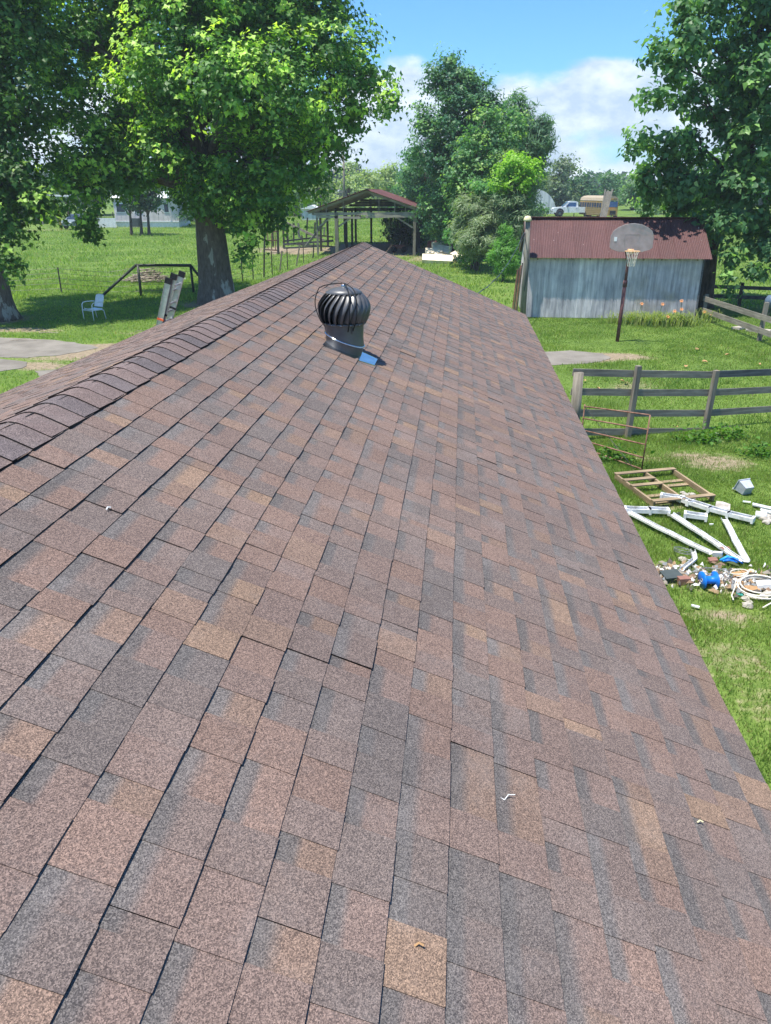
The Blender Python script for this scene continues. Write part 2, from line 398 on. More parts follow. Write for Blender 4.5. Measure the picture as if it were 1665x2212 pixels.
class MB:
    def __init__(s): s.v = []; s.f = []
    def add(s, vs, fs):
        k = len(s.v); s.v += [Vector(v) for v in vs]; s.f += [tuple(i + k for i in f) for f in fs]; return s
    def box(s, c, d, rot=None):
        x, y, z = d[0] / 2, d[1] / 2, d[2] / 2
        vs = [Vector(p) for p in ((-x,-y,-z),(x,-y,-z),(x,y,-z),(-x,y,-z),(-x,-y,z),(x,-y,z),(x,y,z),(-x,y,z))]
        if rot is not None:
            R = rot if isinstance(rot, Matrix) else Euler(rot).to_matrix()
            vs = [R @ v for v in vs]
        c = Vector(c)
        return s.add([v + c for v in vs], [(0,3,2,1),(4,5,6,7),(0,1,5,4),(1,2,6,5),(2,3,7,6),(3,0,4,7)])
    def beam(s, a, b, w, h, up=(0, 0, 1)):
        a, b = Vector(a), Vector(b); d = (b - a); L = d.length; x = d.normalized()
        u = Vector(up)
        if abs(x.dot(u)) > 0.98: u = Vector((0, 1, 0))
        y = u.cross(x).normalized(); z = x.cross(y)
        R = Matrix((x, y, z)).transposed()
        return s.box((a + b) / 2, (L, w, h), R)
    def tube(s, pts, r, n=8, cap=True):
        pts = [Vector(p) for p in pts]; m = len(pts)
        rs = r if isinstance(r, (list, tuple)) else [r] * m
        rings = []; k0 = len(s.v); prev = None
        for i, p in enumerate(pts):
            if i == 0: t = pts[1] - p
            elif i == m - 1: t = p - pts[i - 1]
            else: t = pts[i + 1] - pts[i - 1]
            t.normalize()
            if prev is None:
                u = Vector((0, 0, 1)) if abs(t.z) < 0.9 else Vector((1, 0, 0))
            else: u = prev
            a = (u - t * u.dot(t)).normalized(); b = t.cross(a); prev = a
            for j in range(n):
                th = 2 * math.pi * j / n
                s.v.append(p + (a * math.cos(th) + b * math.sin(th)) * rs[i])
        for i in range(m - 1):
            for j in range(n):
                q = (j + 1) % n
                s.f.append((k0 + i * n + j, k0 + i * n + q, k0 + (i + 1) * n + q, k0 + (i + 1) * n + j))
        if cap:
            s.f.append(tuple(k0 + j for j in reversed(range(n))))
            s.f.append(tuple(k0 + (m - 1) * n + j for j in range(n)))
        return s
    def lathe(s, prof, n=24, c=(0, 0, 0), close=False):
        c = Vector(c); k0 = len(s.v); m = len(prof)
        for r, z in prof:
            for j in range(n):
                th = 2 * math.pi * j / n
                s.v.append(c + Vector((r * math.cos(th), r * math.sin(th), z)))
        for i in range(m - 1):
            for j in range(n):
                q = (j + 1) % n
                s.f.append((k0 + i * n + j, k0 + i * n + q, k0 + (i + 1) * n + q, k0 + (i + 1) * n + j))
        if close:
            s.f.append(tuple(k0 + j for j in reversed(range(n)))); s.f.append(tuple(k0 + (m - 1) * n + j for j in range(n)))
        return s
    def prism(s, poly, h, M4=None):
        """poly in local xy extruded along z by h, then transformed"""
        n = len(poly); vs = [Vector((p[0], p[1], 0)) for p in poly] + [Vector((p[0], p[1], h)) for p in poly]
        if M4 is not None: vs = [M4 @ v for v in vs]
        fs = [tuple(reversed(range(n))), tuple(range(n, 2 * n))] + [(i, (i + 1) % n, n + (i + 1) % n, n + i) for i in range(n)]
        return s.add(vs, fs)
    def build(s, name, mat, parent=None, smooth=False, world=False):
        vs = s.v
        if world and parent is not None:
            loc = Vector((0, 0, 0)); rz = 0; p = parent
            Mx = Matrix.Identity(4)
            chain = []
            while p: chain.append(p); p = p.parent
            for q in reversed(chain): Mx = Mx @ (Matrix.Translation(q.location) @ q.rotation_euler.to_matrix().to_4x4())
            Mi = Mx.inverted(); vs = [Mi @ v for v in vs]
        return obj_from(name, vs, s.f, mat, parent, smooth)
def npmesh(name, V, Fc, mat, parent=None, col=None, domain='POINT', kind=None, attr='Col', smooth=False):
    V = np.asarray(V, np.float32); Fc = np.asarray(Fc, np.int32)
    me = bpy.data.meshes.new(name)
    k = Fc.shape[1]
    me.vertices.add(len(V)); me.vertices.foreach_set('co', V.ravel())
    me.loops.add(Fc.size); me.loops.foreach_set('vertex_index', Fc.ravel())
    me.polygons.add(len(Fc)); me.polygons.foreach_set('loop_start', np.arange(0, Fc.size, k, dtype=np.int32))
    try: me.polygons.foreach_set('loop_total', np.full(len(Fc), k, np.int32))
    except Exception: pass
    me.update(calc_edges=True)
    if col is not None:
        a = me.color_attributes.new(name=attr, type='FLOAT_COLOR', domain=domain)
        c4 = np.ones((len(col), 4), np.float32); c4[:, :3] = col
        a.data.foreach_set('color', c4.ravel())
    if mat: me.materials.append(MAT[mat] if isinstance(mat, str) else mat)
    if smooth: me.polygons.foreach_set('use_smooth', np.ones(len(Fc), bool))
    o = bpy.data.objects.new(name, me); COL.objects.link(o)
    if parent: o.parent = parent
    if kind: o['kind'] = kind
    return o
def vnoise(x, y, s, seed=0):
    r = np.random.default_rng(seed); o = np.zeros_like(x, dtype=float)
    for i in range(9):
        a = r.uniform(0, 6.28); k = s * r.uniform(0.5, 2.2); ph = r.uniform(0, 6.28)
        o += np.sin((x * math.cos(a) + y * math.sin(a)) * k + ph + 1.3 * np.sin((x * math.sin(a) - y * math.cos(a)) * k * 0.6 + ph * 2))
    return o / 4.2

# ------------------------------------------------------------------ ground
DIRT = []   # x, y, rx, ry, strength
def dirt_at(p, rx, ry, s): DIRT.append((p[0], p[1], rx, ry, s))
dirt_at(at(1250, 772), 1.5, 0.75, 0.9); dirt_at(at(1330, 770), 1.2, 0.6, 0.85)
dirt_at(at(1480, 985), 0.6, 0.35, 0.6); dirt_at(at(1560, 1000), 0.9, 0.6, 0.6)
dirt_at(at(1400, 990), 0.5, 0.35, 0.5); dirt_at(at(1530, 950), 0.5, 0.3, 0.5)
dirt_at(at(1560, 1420), 0.6, 0.5, 0.42); dirt_at(at(1655, 1540), 0.6, 0.7, 0.40)
dirt_at(at(1450, 1240), 0.5, 0.35, 0.7); dirt_at(at(1600, 1260), 0.7, 0.45, 0.7)
dirt_at(at(1575, 1330), 0.5, 0.25, 0.6); dirt_at(at(1470, 1090), 0.6, 0.35, 0.5)
dirt_at(at(215, 765), 1.6, 0.9, 0.85); dirt_at(at(70, 790), 1.5, 0.6, 0.7); dirt_at(at(150, 775), 2.6, .5, .55); dirt_at(at(330, 720), 1.4, 0.6, 0.5)
dirt_at(at(20, 712), 3.0, 0.6, 0.62); dirt_at(at(220, 748), 1.5, 0.6, 0.7)
dirt_at((-6.5, 67, 0), 5.5, 6.0, 0.95); dirt_at((-13.5, 66, 0), 4.0, 3.5, 0.8); dirt_at((-1.3, 60, 0), 2.6, 3.0, 0.75)
dirt_at((-1.0, 66, 0), 3, 3, 0.8); dirt_at(at(70, 492, 1), 14, 3.0, 0.6); dirt_at((-11, 35.5, 0), 1.8, 1.6, 0.7)
dirt_at((-18.1, 30, 0), 1.6, 1.2, 0.7)
def dirtf(x, y):
    o = np.zeros_like(x, dtype=float)
    w = vnoise(x, y, 2.2, 3) * 0.28
    for cx, cy, rx, ry, s in DIRT:
        q = np.sqrt(((x - cx) / rx) ** 2 + ((y - cy) / ry) ** 2) + w
        o = np.maximum(o, s * np.clip(1.45 - q, 0, 1))
    o += np.clip(vnoise(x, y, 0.8, 5) - 0.42, 0, 1) * 0.55 * (y < 34) * (x > 0)
    return np.clip(o, 0, 1)
def axis(dense0, dense1, step, lo, hi, g=1.16):
    a = list(np.arange(dense0, dense1, step)); s = step; x = dense1
    while x < hi: a.append(x); s *= g; x += s
    a.append(hi); s = step; x = dense0; b = []
    while x > lo: s *= g; x -= s; b.append(max(x, lo))
    return np.array(b[::-1] + a)
gx = axis(-24, 14, 0.25, -450, 450); gy = axis(3, 46, 0.25, -150, 600)
GX, GY = np.meshgrid(gx, gy)
GZ = gza(GX, GY) + np.clip((GY - 46) / 20, 0, 1) * 0.05 * vnoise(GX, GY, 0.35, 9)
nx, ny = len(gx), len(gy)
idx = np.arange(nx * ny).reshape(ny, nx)
Fg = np.stack([idx[:-1, :-1], idx[:-1, 1:], idx[1:, 1:], idx[1:, :-1]], -1).reshape(-1, 4)
ground = npmesh('ground', np.stack([GX.ravel(), GY.ravel(), GZ.ravel()], 1), Fg, 'ground', smooth=True, kind='structure')
da = ground.data.attributes.new('dirt', 'FLOAT', 'POINT')
da.data.foreach_set('value', dirtf(GX.ravel(), GY.ravel()).astype(np.float32))
ground['label'] = 'green lawn and pasture with bare dirt patches'

# worn concrete slabs: bevelled low slabs with broken outline
def slab(name, poly, z, label):
    pts = []
    n = len(poly)
    for i in range(n):
        a, b = Vector(poly[i]), Vector(poly[(i + 1) % n]); k = max(2, int((b - a).length / 0.25))
        for j in range(k):
            p = a.lerp(b, j / k); pts.append((p.x + rnd.uniform(-.06, .06), p.y + rnd.uniform(-.06, .06)))
    mb = MB(); mb.prism(pts, 0.05 + z, Matrix.Translation((0, 0, -0.05)))
    o = mb.build(name, 'concrete'); o['kind'] = 'structure'; o['label'] = label; return o
slab('driveway', [at(-260, 715), at(0, 729), at(120, 735), at(195, 745), at(215, 752), at(130, 768), at(60, 773), at(0, 772), at(-260, 780)], 0.010, 'pale worn concrete drive at left')
slab('driveway', [at(75, 803), at(150, 797), at(178, 806), at(95, 850), at(40, 880), at(60, 845), at(92, 822)], 0.016, 'pale worn concrete patch left of the roof')
slab('driveway', [at(-260, 777), at(0, 775), at(58, 783), at(50, 796), at(0, 803), at(-260, 808)], 0.014, 'broken concrete strip at the left edge')
slab('concrete_pad', [at(1150, 762), at(1230, 758), at(1300, 764), at(1320, 775), at(1270, 786), at(1180, 790), at(1120, 780)], 0.012, 'small concrete pad beyond the eave')

# grass blades
HX0, HX1, HY0, HY1 = -4.5, 1.15, -4, 14.3
def blades(name, x0, x1, y0, y1, n, h, w, seed, label, shade=1.0, hz=True):
    r = np.random.default_rng(seed)
    x = r.uniform(x0, x1, n); y = r.uniform(y0, y1, n)
    # tufting
    cx = vnoise(x, y, 5.0, seed + 1)
    keep = r.uniform(0, 1, n) < np.clip(0.75 + 0.35 * cx, 0.25, 1)
    keep &= r.uniform(0, 1, n) > dirtf(x, y) * 1.35
    keep &= ~((x > HX0) & (x < HX1) & (y > HY0) & (y < HY1))
    keep &= ~((x > 2.6) & (x < 9.5) & (y > 32.3) & (y < 36.1))
    for poly in SL: keep &= ~inpoly(x, y, poly)
    x, y = x[keep], y[keep]; n = len(x)
    patch = np.clip(0.9 + 0.45 * vnoise(x, y, 1.1, 21), 0.35, 1.7)
    H = h * r.uniform(0.5, 1.35, n) * patch; Wd = w * r.uniform(0.6, 1.3, n)
    a = r.uniform(0, 6.283, n); la = r.uniform(0, 6.283, n); ll = H * r.uniform(0.1, 0.9, n)
    z = gza(x, y)
    V = np.zeros((n, 3, 3))
    V[:, 0] = np.stack([x - np.cos(a) * Wd / 2, y - np.sin(a) * Wd / 2, z - 0.005], 1)
    V[:, 1] = np.stack([x + np.cos(a) * Wd / 2, y + np.sin(a) * Wd / 2, z - 0.005], 1)
    V[:, 2] = np.stack([x + np.cos(la) * ll, y + np.sin(la) * ll, z + H], 1)
    t = np.clip(0.5 + 0.42 * vnoise(x, y, 0.9, 33) + 0.30 * vnoise(x, y, 3.6, 34) + r.normal(0, 0.14, n), 0, 1)[:, None]
    c = (1 - t) * np.array([0.150, 0.270, 0.050]) + t * np.array([0.275, 0.390, 0.085])
    dry = (r.uniform(0, 1, n) < 0.06 + 0.5 * np.clip(dirtf(x, y), 0, 0.5))[:, None]
    c = np.where(dry, np.array([0.30, 0.27, 0.12]), c) * r.uniform(0.75, 1.2, n)[:, None] * shade
    o = npmesh(name, V.reshape(-1, 3), np.arange(3 * n).reshape(-1, 3), 'grass', col=np.repeat(c, 3, 0), kind='stuff')
    return tag(o, label, 'grass')
def inpoly(x, y, poly):
    c = np.zeros_like(x, bool); n = len(poly)
    for i in range(n):
        x1, y1 = poly[i][0], poly[i][1]; x2, y2 = poly[(i + 1) % n][0], poly[(i + 1) % n][1]
        t = ((y1 > y) != (y2 > y)) & (x < (x2 - x1) * (y - y1) / (y2 - y1 + 1e-9) + x1)
        c ^= t
    return c
SL = [[at(0, 729), at(120, 735), at(195, 745), at(215, 752), at(130, 768), at(60, 773), at(0, 772), at(-260, 780), at(-260, 715)],
      [at(75, 803), at(150, 797), at(178, 806), at(95, 850), at(40, 880), at(60, 845), at(92, 822)], [at(-260, 777), at(0, 775), at(58, 783), at(50, 796), at(0, 803), at(-260, 808)],
      [at(1150, 762), at(1230, 758), at(1300, 764), at(1320, 775), at(1270, 786), at(1180, 790), at(1120, 780)]]
blades('grass', 1.0, 7.5, 4.5, 16.5, 330000, 0.060, 0.011, 1, 'short lawn grass on the right beside the house', 0.80)
blades('grass', 0.5, 14.0, 16.5, 34, 190000, 0.070, 0.019, 2, 'mown grass between the board fence and the shed', 0.84)
blades('grass', 7.5, 18, 4.5, 16.5, 120000, 0.065, 0.016, 5, 'lawn grass farther right beyond the scattered gutters', 0.80)
blades('grass', 1.0, 18, -8, 4.5, 170000, 0.065, 0.016, 6, 'lawn grass beside the near end of the house', 0.80)
blades('grass', 14, 30, 16.5, 36, 90000, 0.09, 0.030, 7, 'grass beyond the right edge behind the board fence', 0.84)
blades('grass', -26, -4.5, 16, 46, 230000, 0.075, 0.024, 3, 'grass left of the house under the big tree')
blades('grass', -48, 30, 36, 112, 260000, 0.17, 0.060, 4, 'tall pasture grass of the far field')

# ------------------------------------------------------------------ house with shingled roof
house = thing('house', 'house under a brown laminated shingle roof in the foreground', 'house', (-1.72, 5.2, 0))
HLOC = Vector(house.location)
M_R = 0.4167; M_L = 0.371
AX = -1.72; AZ = CAM_H - 0.843
XE = 1.2125; XL = -4.57
Y0R, Y1R = -4.0, 14.40
def zr(x): return AZ - M_R * (x - AX)
def zl(x): return AZ - M_L * (AX - x)
mb = MB()
t = 0.03
vs = [(XL, Y0R, zl(XL)), (AX, Y0R, AZ), (XE, Y0R, zr(XE)), (XL, Y1R, zl(XL)), (AX, Y1R, AZ), (XE, Y1R, zr(XE))]
top = [Vector(v) - Vector((0, 0, 0.012)) for v in vs]; bot = [Vector(v) - Vector((0, 0, 0.05)) for v in vs]
mb.add(top + bot, [(0, 1, 4, 3), (1, 2, 5, 4), (9, 10, 7, 6), (10, 11, 8, 7), (0, 6, 7, 1), (1, 7, 8, 2), (3, 4, 10, 9), (4, 5, 11, 10), (0, 3, 9, 6), (2, 8, 11, 5)])
roof = mb.build('roof', 'felt', house, world=True)
mb = MB(); mb.box((XE - 0.03, 5.2, zr(XE) - 0.13), (0.025, 18.3, 0.15)); mb.build('fascia', 'white', house, world=True)
mb = MB(); mb.box((XL + 0.03, 5.2, zl(XL) - 0.13), (0.025, 18.3, 0.15)); mb.build('fascia', 'white', house, world=True)
mb = MB()
wx0, wx1, wy0, wy1 = XL + 0.4, XE - 0.35, Y0R + 0.3, Y1R - 0.3
mb.box(((wx0 + wx1) / 2, (wy0 + wy1) / 2, 1.25), (wx1 - wx0, wy1 - wy0, 2.5)); mb.build('wall', 'siding', house, world=True)
for yy in (wy0 + 0.01, wy1 - 0.01):
    mb = MB(); mb.add([(wx0, yy - .05, 2.5), (wx1, yy - .05, 2.5), (wx1, yy - .05, zr(wx1) - .06), (AX, yy - .05, AZ - .07), (wx0, yy - .05, zl(wx0) - .06),
                       (wx0, yy + .05, 2.5), (wx1, yy + .05, 2.5), (wx1, yy + .05, zr(wx1) - .06), (AX, yy + .05, AZ - .07), (wx0, yy + .05, zl(wx0) - .06)],
                      [(0, 1, 2, 3, 4), (9, 8, 7, 6, 5), (0, 5, 6, 1), (1, 6, 7, 2), (2, 7, 8, 3), (3, 8, 9, 4), (4, 9, 5, 0)])
    mb.build('gable', 'siding', house, world=True)

PAL = [((0.108, 0.090, 0.090), 10), ((0.116, 0.092, 0.090), 10), ((0.102, 0.089, 0.091), 8), ((0.124, 0.094, 0.088), 6),
       ((0.130, 0.099, 0.088), 4), ((0.146, 0.110, 0.091), 1.2), ((0.090, 0.083, 0.087), 5)]
PAL = [(c, int(w * 5)) for c, w in PAL]
PAL = [((c[0] * 1.40, c[1] * 1.29, c[2] * 1.14), w) for c, w in PAL]
PW = [c for c, w in PAL for _ in range(w)]
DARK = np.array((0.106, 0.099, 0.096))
EXP = 0.1435
def shingle_variant(L, r):
    """one laminated shingle; x = down the slope (0 top of exposure, EXP butt), y along, z out. returns V,F,C(per corner)"""
    V, Fq, C = [], [], []
    def quad(p, cols):
        k = len(V); V.extend(p); Fq.append((k, k + 1, k + 2, k + 3)); C.extend(cols)
    y = 0.0; tab = r.random() < 0.5; tilt = r.uniform(0.0038, 0.0068)
    lower = 0.0052; upper = 0.0072
    prev_c = None
    while y < L - 1e-6:
        w = r.choice([0.09, 0.11, 0.13, 0.15, 0.18, 0.21, 0.14]) * r.uniform(0.9, 1.1)
        if L - y - w < 0.05: w = L - y
        w = min(w, L - y)
        c = np.array(r.choice(PW)) * r.uniform(0.93, 1.07)
        hz = upper if tab else lower
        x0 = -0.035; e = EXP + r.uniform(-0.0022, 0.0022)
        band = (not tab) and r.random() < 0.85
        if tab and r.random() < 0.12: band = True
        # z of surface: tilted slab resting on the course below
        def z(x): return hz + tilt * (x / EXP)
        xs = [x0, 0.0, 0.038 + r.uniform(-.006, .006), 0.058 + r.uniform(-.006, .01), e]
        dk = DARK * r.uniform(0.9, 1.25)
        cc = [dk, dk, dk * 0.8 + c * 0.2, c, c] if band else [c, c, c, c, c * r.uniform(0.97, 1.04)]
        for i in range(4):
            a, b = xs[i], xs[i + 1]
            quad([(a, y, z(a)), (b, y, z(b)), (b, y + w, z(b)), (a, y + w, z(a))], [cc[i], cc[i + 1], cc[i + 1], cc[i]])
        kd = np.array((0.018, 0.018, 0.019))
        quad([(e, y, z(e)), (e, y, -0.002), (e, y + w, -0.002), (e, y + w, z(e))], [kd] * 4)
        if tab:
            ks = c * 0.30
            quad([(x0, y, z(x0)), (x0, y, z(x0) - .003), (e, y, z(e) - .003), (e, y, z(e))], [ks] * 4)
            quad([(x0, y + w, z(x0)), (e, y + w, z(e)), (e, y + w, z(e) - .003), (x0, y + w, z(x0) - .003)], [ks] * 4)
        y += w; tab = not tab if r.random() < 0.9 else tab
    return np.array(V), np.array(Fq), np.array(C)
LS = 0.985
VAR = [shingle_variant(LS, rnd) for _ in range(40)]
VMESH = []
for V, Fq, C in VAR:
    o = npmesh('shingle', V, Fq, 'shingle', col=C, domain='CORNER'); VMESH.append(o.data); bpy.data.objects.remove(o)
A_R = math.atan(M_R); A_L = math.atan(M_L)
pieces = []
for k in range(1, 23):
    xb = AX + 0.15 + 0.1325 * (k - 1)       # butt line of this course (x in the world)
    if xb > XE + 0.02: break
    xt = xb - EXP * math.cos(A_R)
    off = rnd.uniform(-LS, 0)
    y = Y0R + off
    while y < Y1R - 0.02:
        pieces.append((k, xt, y)); y += LS + 0.002
roof_l = Vector((HLOC.x, HLOC.y, 0))
def sag(x, y):   # gentle unevenness of the deck
    return 0.006 * math.sin(y * 1.1 + x * 2.0) + 0.004 * math.sin(y * 2.7 + 1.3 + x)
def clip_variant(V, y0, y1, y):
    V = V.copy(); V[:, 1] = np.clip(V[:, 1], y0 - y, y1 - y); return V
inner = [p for p in pieces if p[2] >= Y0R and p[2] + LS <= Y1R]
inner.sort(key=lambda p: (abs(p[2] + 0.5 - 3.0) if p[2] > -0.6 else 50 - p[2]))
chosen = set(inner[:300])
SV, SF, SC = [], [], []; nb = 0
def world_piece(V, Fq, C, Mx):
    global nb
    Vh = np.c_[V, np.ones(len(V))] @ np.array(Mx).T
    SV.append(Vh[:, :3]); SF.append(Fq + nb); SC.append(C); nb += len(V)
for i, p in enumerate(pieces):
    k, xt, y = p; vi = rnd.randrange(len(VAR))
    lift = sag(xt, y) * 0.25 + rnd.uniform(-.0006, .0006)
    loc = Vector((xt, y, zr(xt) + lift + 0.001))
    rot = Euler((0, A_R, rnd.uniform(-0.0016, 0.0016)))
    if p in chosen:
        o = bpy.data.objects.new('shingle', VMESH[vi]); COL.objects.link(o); o.parent = roof
        o.location = loc - HLOC; o.rotation_euler = rot
    else:
        V, Fq, C = VAR[vi]
        V = clip_variant(V, Y0R, Y1R, y)
        world_piece(V, Fq, C, Matrix.Translation(loc - HLOC) @ rot.to_matrix().to_4x4())
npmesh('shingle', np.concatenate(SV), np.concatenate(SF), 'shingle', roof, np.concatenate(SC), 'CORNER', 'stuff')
SV, SF, SC = [], [], []; nb = 0
for k in range(1, 24):
    xb = 0.15 + 0.1335 * (k - 1)
    if xb > AX - XL + 0.02: break
    xt = xb - EXP * math.cos(A_L); y = Y0R + rnd.uniform(-LS, 0)
    while y < Y1R - 0.02:
        V, Fq, C = VAR[rnd.randrange(len(VAR))]
        V = clip_variant(V, Y0R, Y1R, y)
        # mirrored piece: flip the local x
        Vm = V.copy()
        loc = Vector((AX - xt, 0, zl(AX - xt) + 0.001)) - HLOC
        ca, sa = math.cos(A_L), math.sin(A_L)
        X = -(Vm[:, 0] * ca + Vm[:, 2] * sa); Z = -Vm[:, 0] * sa + Vm[:, 2] * ca
        W_ = np.stack([X + loc.x, Vm[:, 1] + y + loc.y, Z + loc.z], 1)
        SV.append(W_); SF.append(Fq[:, ::-1] + nb); SC.append(C.reshape(-1, 4, 3)[:, ::-1].reshape(-1, 3)); nb += len(V)
        y += LS + 0.002
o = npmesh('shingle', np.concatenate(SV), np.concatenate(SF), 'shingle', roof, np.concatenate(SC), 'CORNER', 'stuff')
o['label'] = 'far left slope of brown shingles'
# ridge caps
def cap_variant(r):
    n = 14; V = []; Fq = []; C = []
    c = 1.25 * np.array(r.choice([(0.118, 0.094, 0.090), (0.128, 0.098, 0.092), (0.108, 0.090, 0.090), (0.138, 0.104, 0.095), (0.098, 0.084, 0.085)])) * r.uniform(.94, 1.06)
    def prof(s):
        w = 0.055
        if s > 0: a = M_R
        else: a = M_L
        q = abs(s); z = -a * (q if q > w else (q * q / (2 * w) + w / 2)) 
        return s * 0.93, z + 0.0
    hw = 0.166
    L = 0.165
    def P(s, y, lift):
        x, z = prof(s); return (x, y, z + lift + a0)
    a0 = 0.0165
    for j in range(n):
        s0 = -hw + 2 * hw * j / n; s1 = -hw + 2 * hw * (j + 1) / n
        k = len(V); V += [P(s0, 0, .009), P(s1, 0, .009), P(s1, L, .003), P(s0, L, .003)]; Fq.append((k, k + 1, k + 2, k + 3)); C += [c, c, c * .9, c * .9]
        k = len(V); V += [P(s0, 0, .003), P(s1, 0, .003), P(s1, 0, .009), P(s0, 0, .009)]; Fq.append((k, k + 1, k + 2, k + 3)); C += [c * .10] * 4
    for s in (-hw, hw):
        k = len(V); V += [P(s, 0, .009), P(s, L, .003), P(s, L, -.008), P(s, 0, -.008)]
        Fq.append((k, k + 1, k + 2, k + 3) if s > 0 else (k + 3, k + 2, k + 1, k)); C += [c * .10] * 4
    return np.array(V), np.array(Fq), np.array(C)
CM = []
for _ in range(10):
    V, Fq, C = cap_variant(rnd); o = npmesh('ridge_cap', V, Fq, 'shingle', col=C, domain='CORNER'); o.data.shade_flat(); CM.append(o.data); bpy.data.objects.remove(o)
y = Y0R + 0.02
while y < Y1R - 0.15:
    o = bpy.data.objects.new('ridge_cap', rnd.choice(CM)); COL.objects.link(o); o.parent = roof
    o.location = Vector((AX + rnd.uniform(-.002, .002), y + rnd.uniform(-.003, .003), AZ + sag(AX, y) * 0.3)) - HLOC
    o.rotation_euler = (0, 0, rnd.uniform(-.02, .02)); y += 0.1435

# ------------------------------------------------------------------ turbine vent
VX, VY = -0.90, 6.20
vz = zr(VX)
vent = thing('turbine_vent', 'dark bronze spinning turbine vent standing on the brown shingles', 'roof vent', (VX, VY, vz), rad(12))
hb, hh = 0.235, 0.255          # head base height, head height
def headR(t): return 0.172 + 0.052 * math.sin(math.pi * (0.06 + 0.86 * t)) ** 0.8 - 0.055 * max(0, t - 0.55) ** 1.5 * 2.6
NV = 22
def vane():
    mb = MB(); n = 9; V = []
    for i in range(n + 1):
        t = i / n; ang = 0.50 * t ** 1.7; R = headR(t)
        for j in range(5):
            u = j / 4; a = ang - u * 0.37; r = R * (1 - 0.24 * u ** 1.1)
            V.append((r * math.cos(a), r * math.sin(a), hb + t * hh))
    Fq = [(i * 5 + j, i * 5 + j + 1, (i + 1) * 5 + j + 1, (i + 1) * 5 + j) for i in range(n) for j in range(4)]
    mb.add(V, Fq); return mb
v0 = vane().build('vane', 'vent', vent, smooth=True)
sm = v0.modifiers.new('thick', 'SOLIDIFY'); sm.thickness = 0.0025
for i in range(1, NV):
    c = v0.copy(); COL.objects.link(c); c.parent = vent; c.rotation_euler = (0, 0, 2 * math.pi * i / NV)
R1 = headR(1.0)
mb = MB(); mb.lathe([(R1 + .006, hb + hh - .010), (R1 + .008, hb + hh), (R1 * .8, hb + hh + .022), (R1 * .5, hb + hh + .034), (0.03, hb + hh + .042), (0.0, hb + hh + .044)], 40)
mb.build('top_cap', 'vent', vent, True)
mb = MB(); mb.lathe([(0.168, hb - .012), (0.182, hb - .010), (0.184, hb + .006), (0.170, hb + .008)], 40); mb.build('lower_ring', 'vent', vent, True)
mb = MB(); mb.lathe([(0.09, hb - .01), (0.10, hb + hh * .5), (0.07, hb + hh)], 20, close=True); mb.build('core', 'ventdark', vent, True)
mb = MB(); mb.lathe([(0.0, hb + hh + .035), (0.022, hb + hh + .036), (0.022, hb + hh + .058), (0.0, hb + hh + .060)], 16); mb.build('bearing_hub', 'galv', vent, True)
# neck: upper tube cut by a tilted plane, then an elbow down to the slope
n = 40; V = []
zr_loc = lambda x, y: -M_R * (x * math.cos(rad(12)) - y * math.sin(rad(12)))
for ring in range(5):
    for j in range(n):
        a = 2 * math.pi * j / n; cx, cy = math.cos(a), math.sin(a)
        wx = cx * math.cos(rad(12)) - cy * math.sin(rad(12))
        if ring == 0: r, z = 0.166, hb - 0.006
        elif ring == 1: r, z = 0.162, 0.155 - 0.085 * wx * 0.5
        elif ring == 2: r, z = 0.168, 0.098 - 0.21 * wx * 0.30
        elif ring == 3: r, z = 0.163, 0.088 - 0.21 * wx * 0.30
        else: r, z = 0.150, -M_R * wx * 0.150 + 0.004
        ox = 0.0 if ring < 4 else -0.012
        V.append((r * cx + ox, r * cy, z))
def strip(V, a, b, n): return [(a * n + j, a * n + (j + 1) % n, b * n + (j + 1) % n, b * n + j) for j in range(n)]
mb = MB(); mb.add(V[:3 * n], [f[::-1] for r in range(2) for f in strip(V, r, r + 1, n)]); mb.build('neck_collar', 'vent', vent, True)
mb = MB(); mb.add(V[3 * n:], [f[::-1] for f in strip(V, 0, 1, n)]); mb.build('base_tube', 'vent', vent, True)
mb = MB(); pts = [Vector(V[2 * n + j]) * 1.0 + Vector((0, 0, -.004)) for j in range(n)]; pts.append(pts[0]); mb.tube(pts, 0.008, 8, False); mb.build('band', 'galv', vent, True)
# straps over the head
def brace():
    mb = MB(); P = []
    for i in range(15):
        t = i / 14; a = math.pi / 2 * t
        r = 0.20 + 0.062 * math.sin(math.pi * min(1, t * 1.25)) ; 
        if t < 0.75: rr = r; z = hb - .03 + (hh + .07) * (t / 0.75) ** 0.9
        else:
            q = (t - 0.75) / 0.25; rr = r * (1 - q) + 0.01 * q; z = hb + hh + .04 + 0.03 * math.sin(q * math.pi / 2)
        P.append((rr, 0, z))
    P[0] = (0.172, 0, hb - .05)
    mb.tube(P, 0.0045, 6); return mb
b0 = brace().build('brace', 'ventdark', vent, True)
for a in (118, 236):
    c = b0.copy(); COL.objects.link(c); c.parent = vent; c.rotation_euler = (0, 0, rad(a + 40))
b0.rotation_euler = (0, 0, rad(-82 + 12))
for i in range(14):
    a = 2 * math.pi * i / 14; mb = MB(); mb.lathe([(0, 0), (0.005, .001), (0.004, .004), (0, .005)], 6)
    o = mb.build('rivet', 'galv', vent); o.location = (0.184 * math.cos(a), 0.184 * math.sin(a), hb - .002); o.rotation_euler = (0, rad(90), a)
for i, a in enumerate((-70, 20, 160)):
    mb = MB(); mb.box((0, 0, 0), (0.012, 0.014, 0.05)); o = mb.build('bracket', 'vent', vent); o.location = (0.171 * math.cos(rad(a)), 0.171 * math.sin(rad(a)), hb - .045); o.rotation_euler = (0, 0, rad(a))
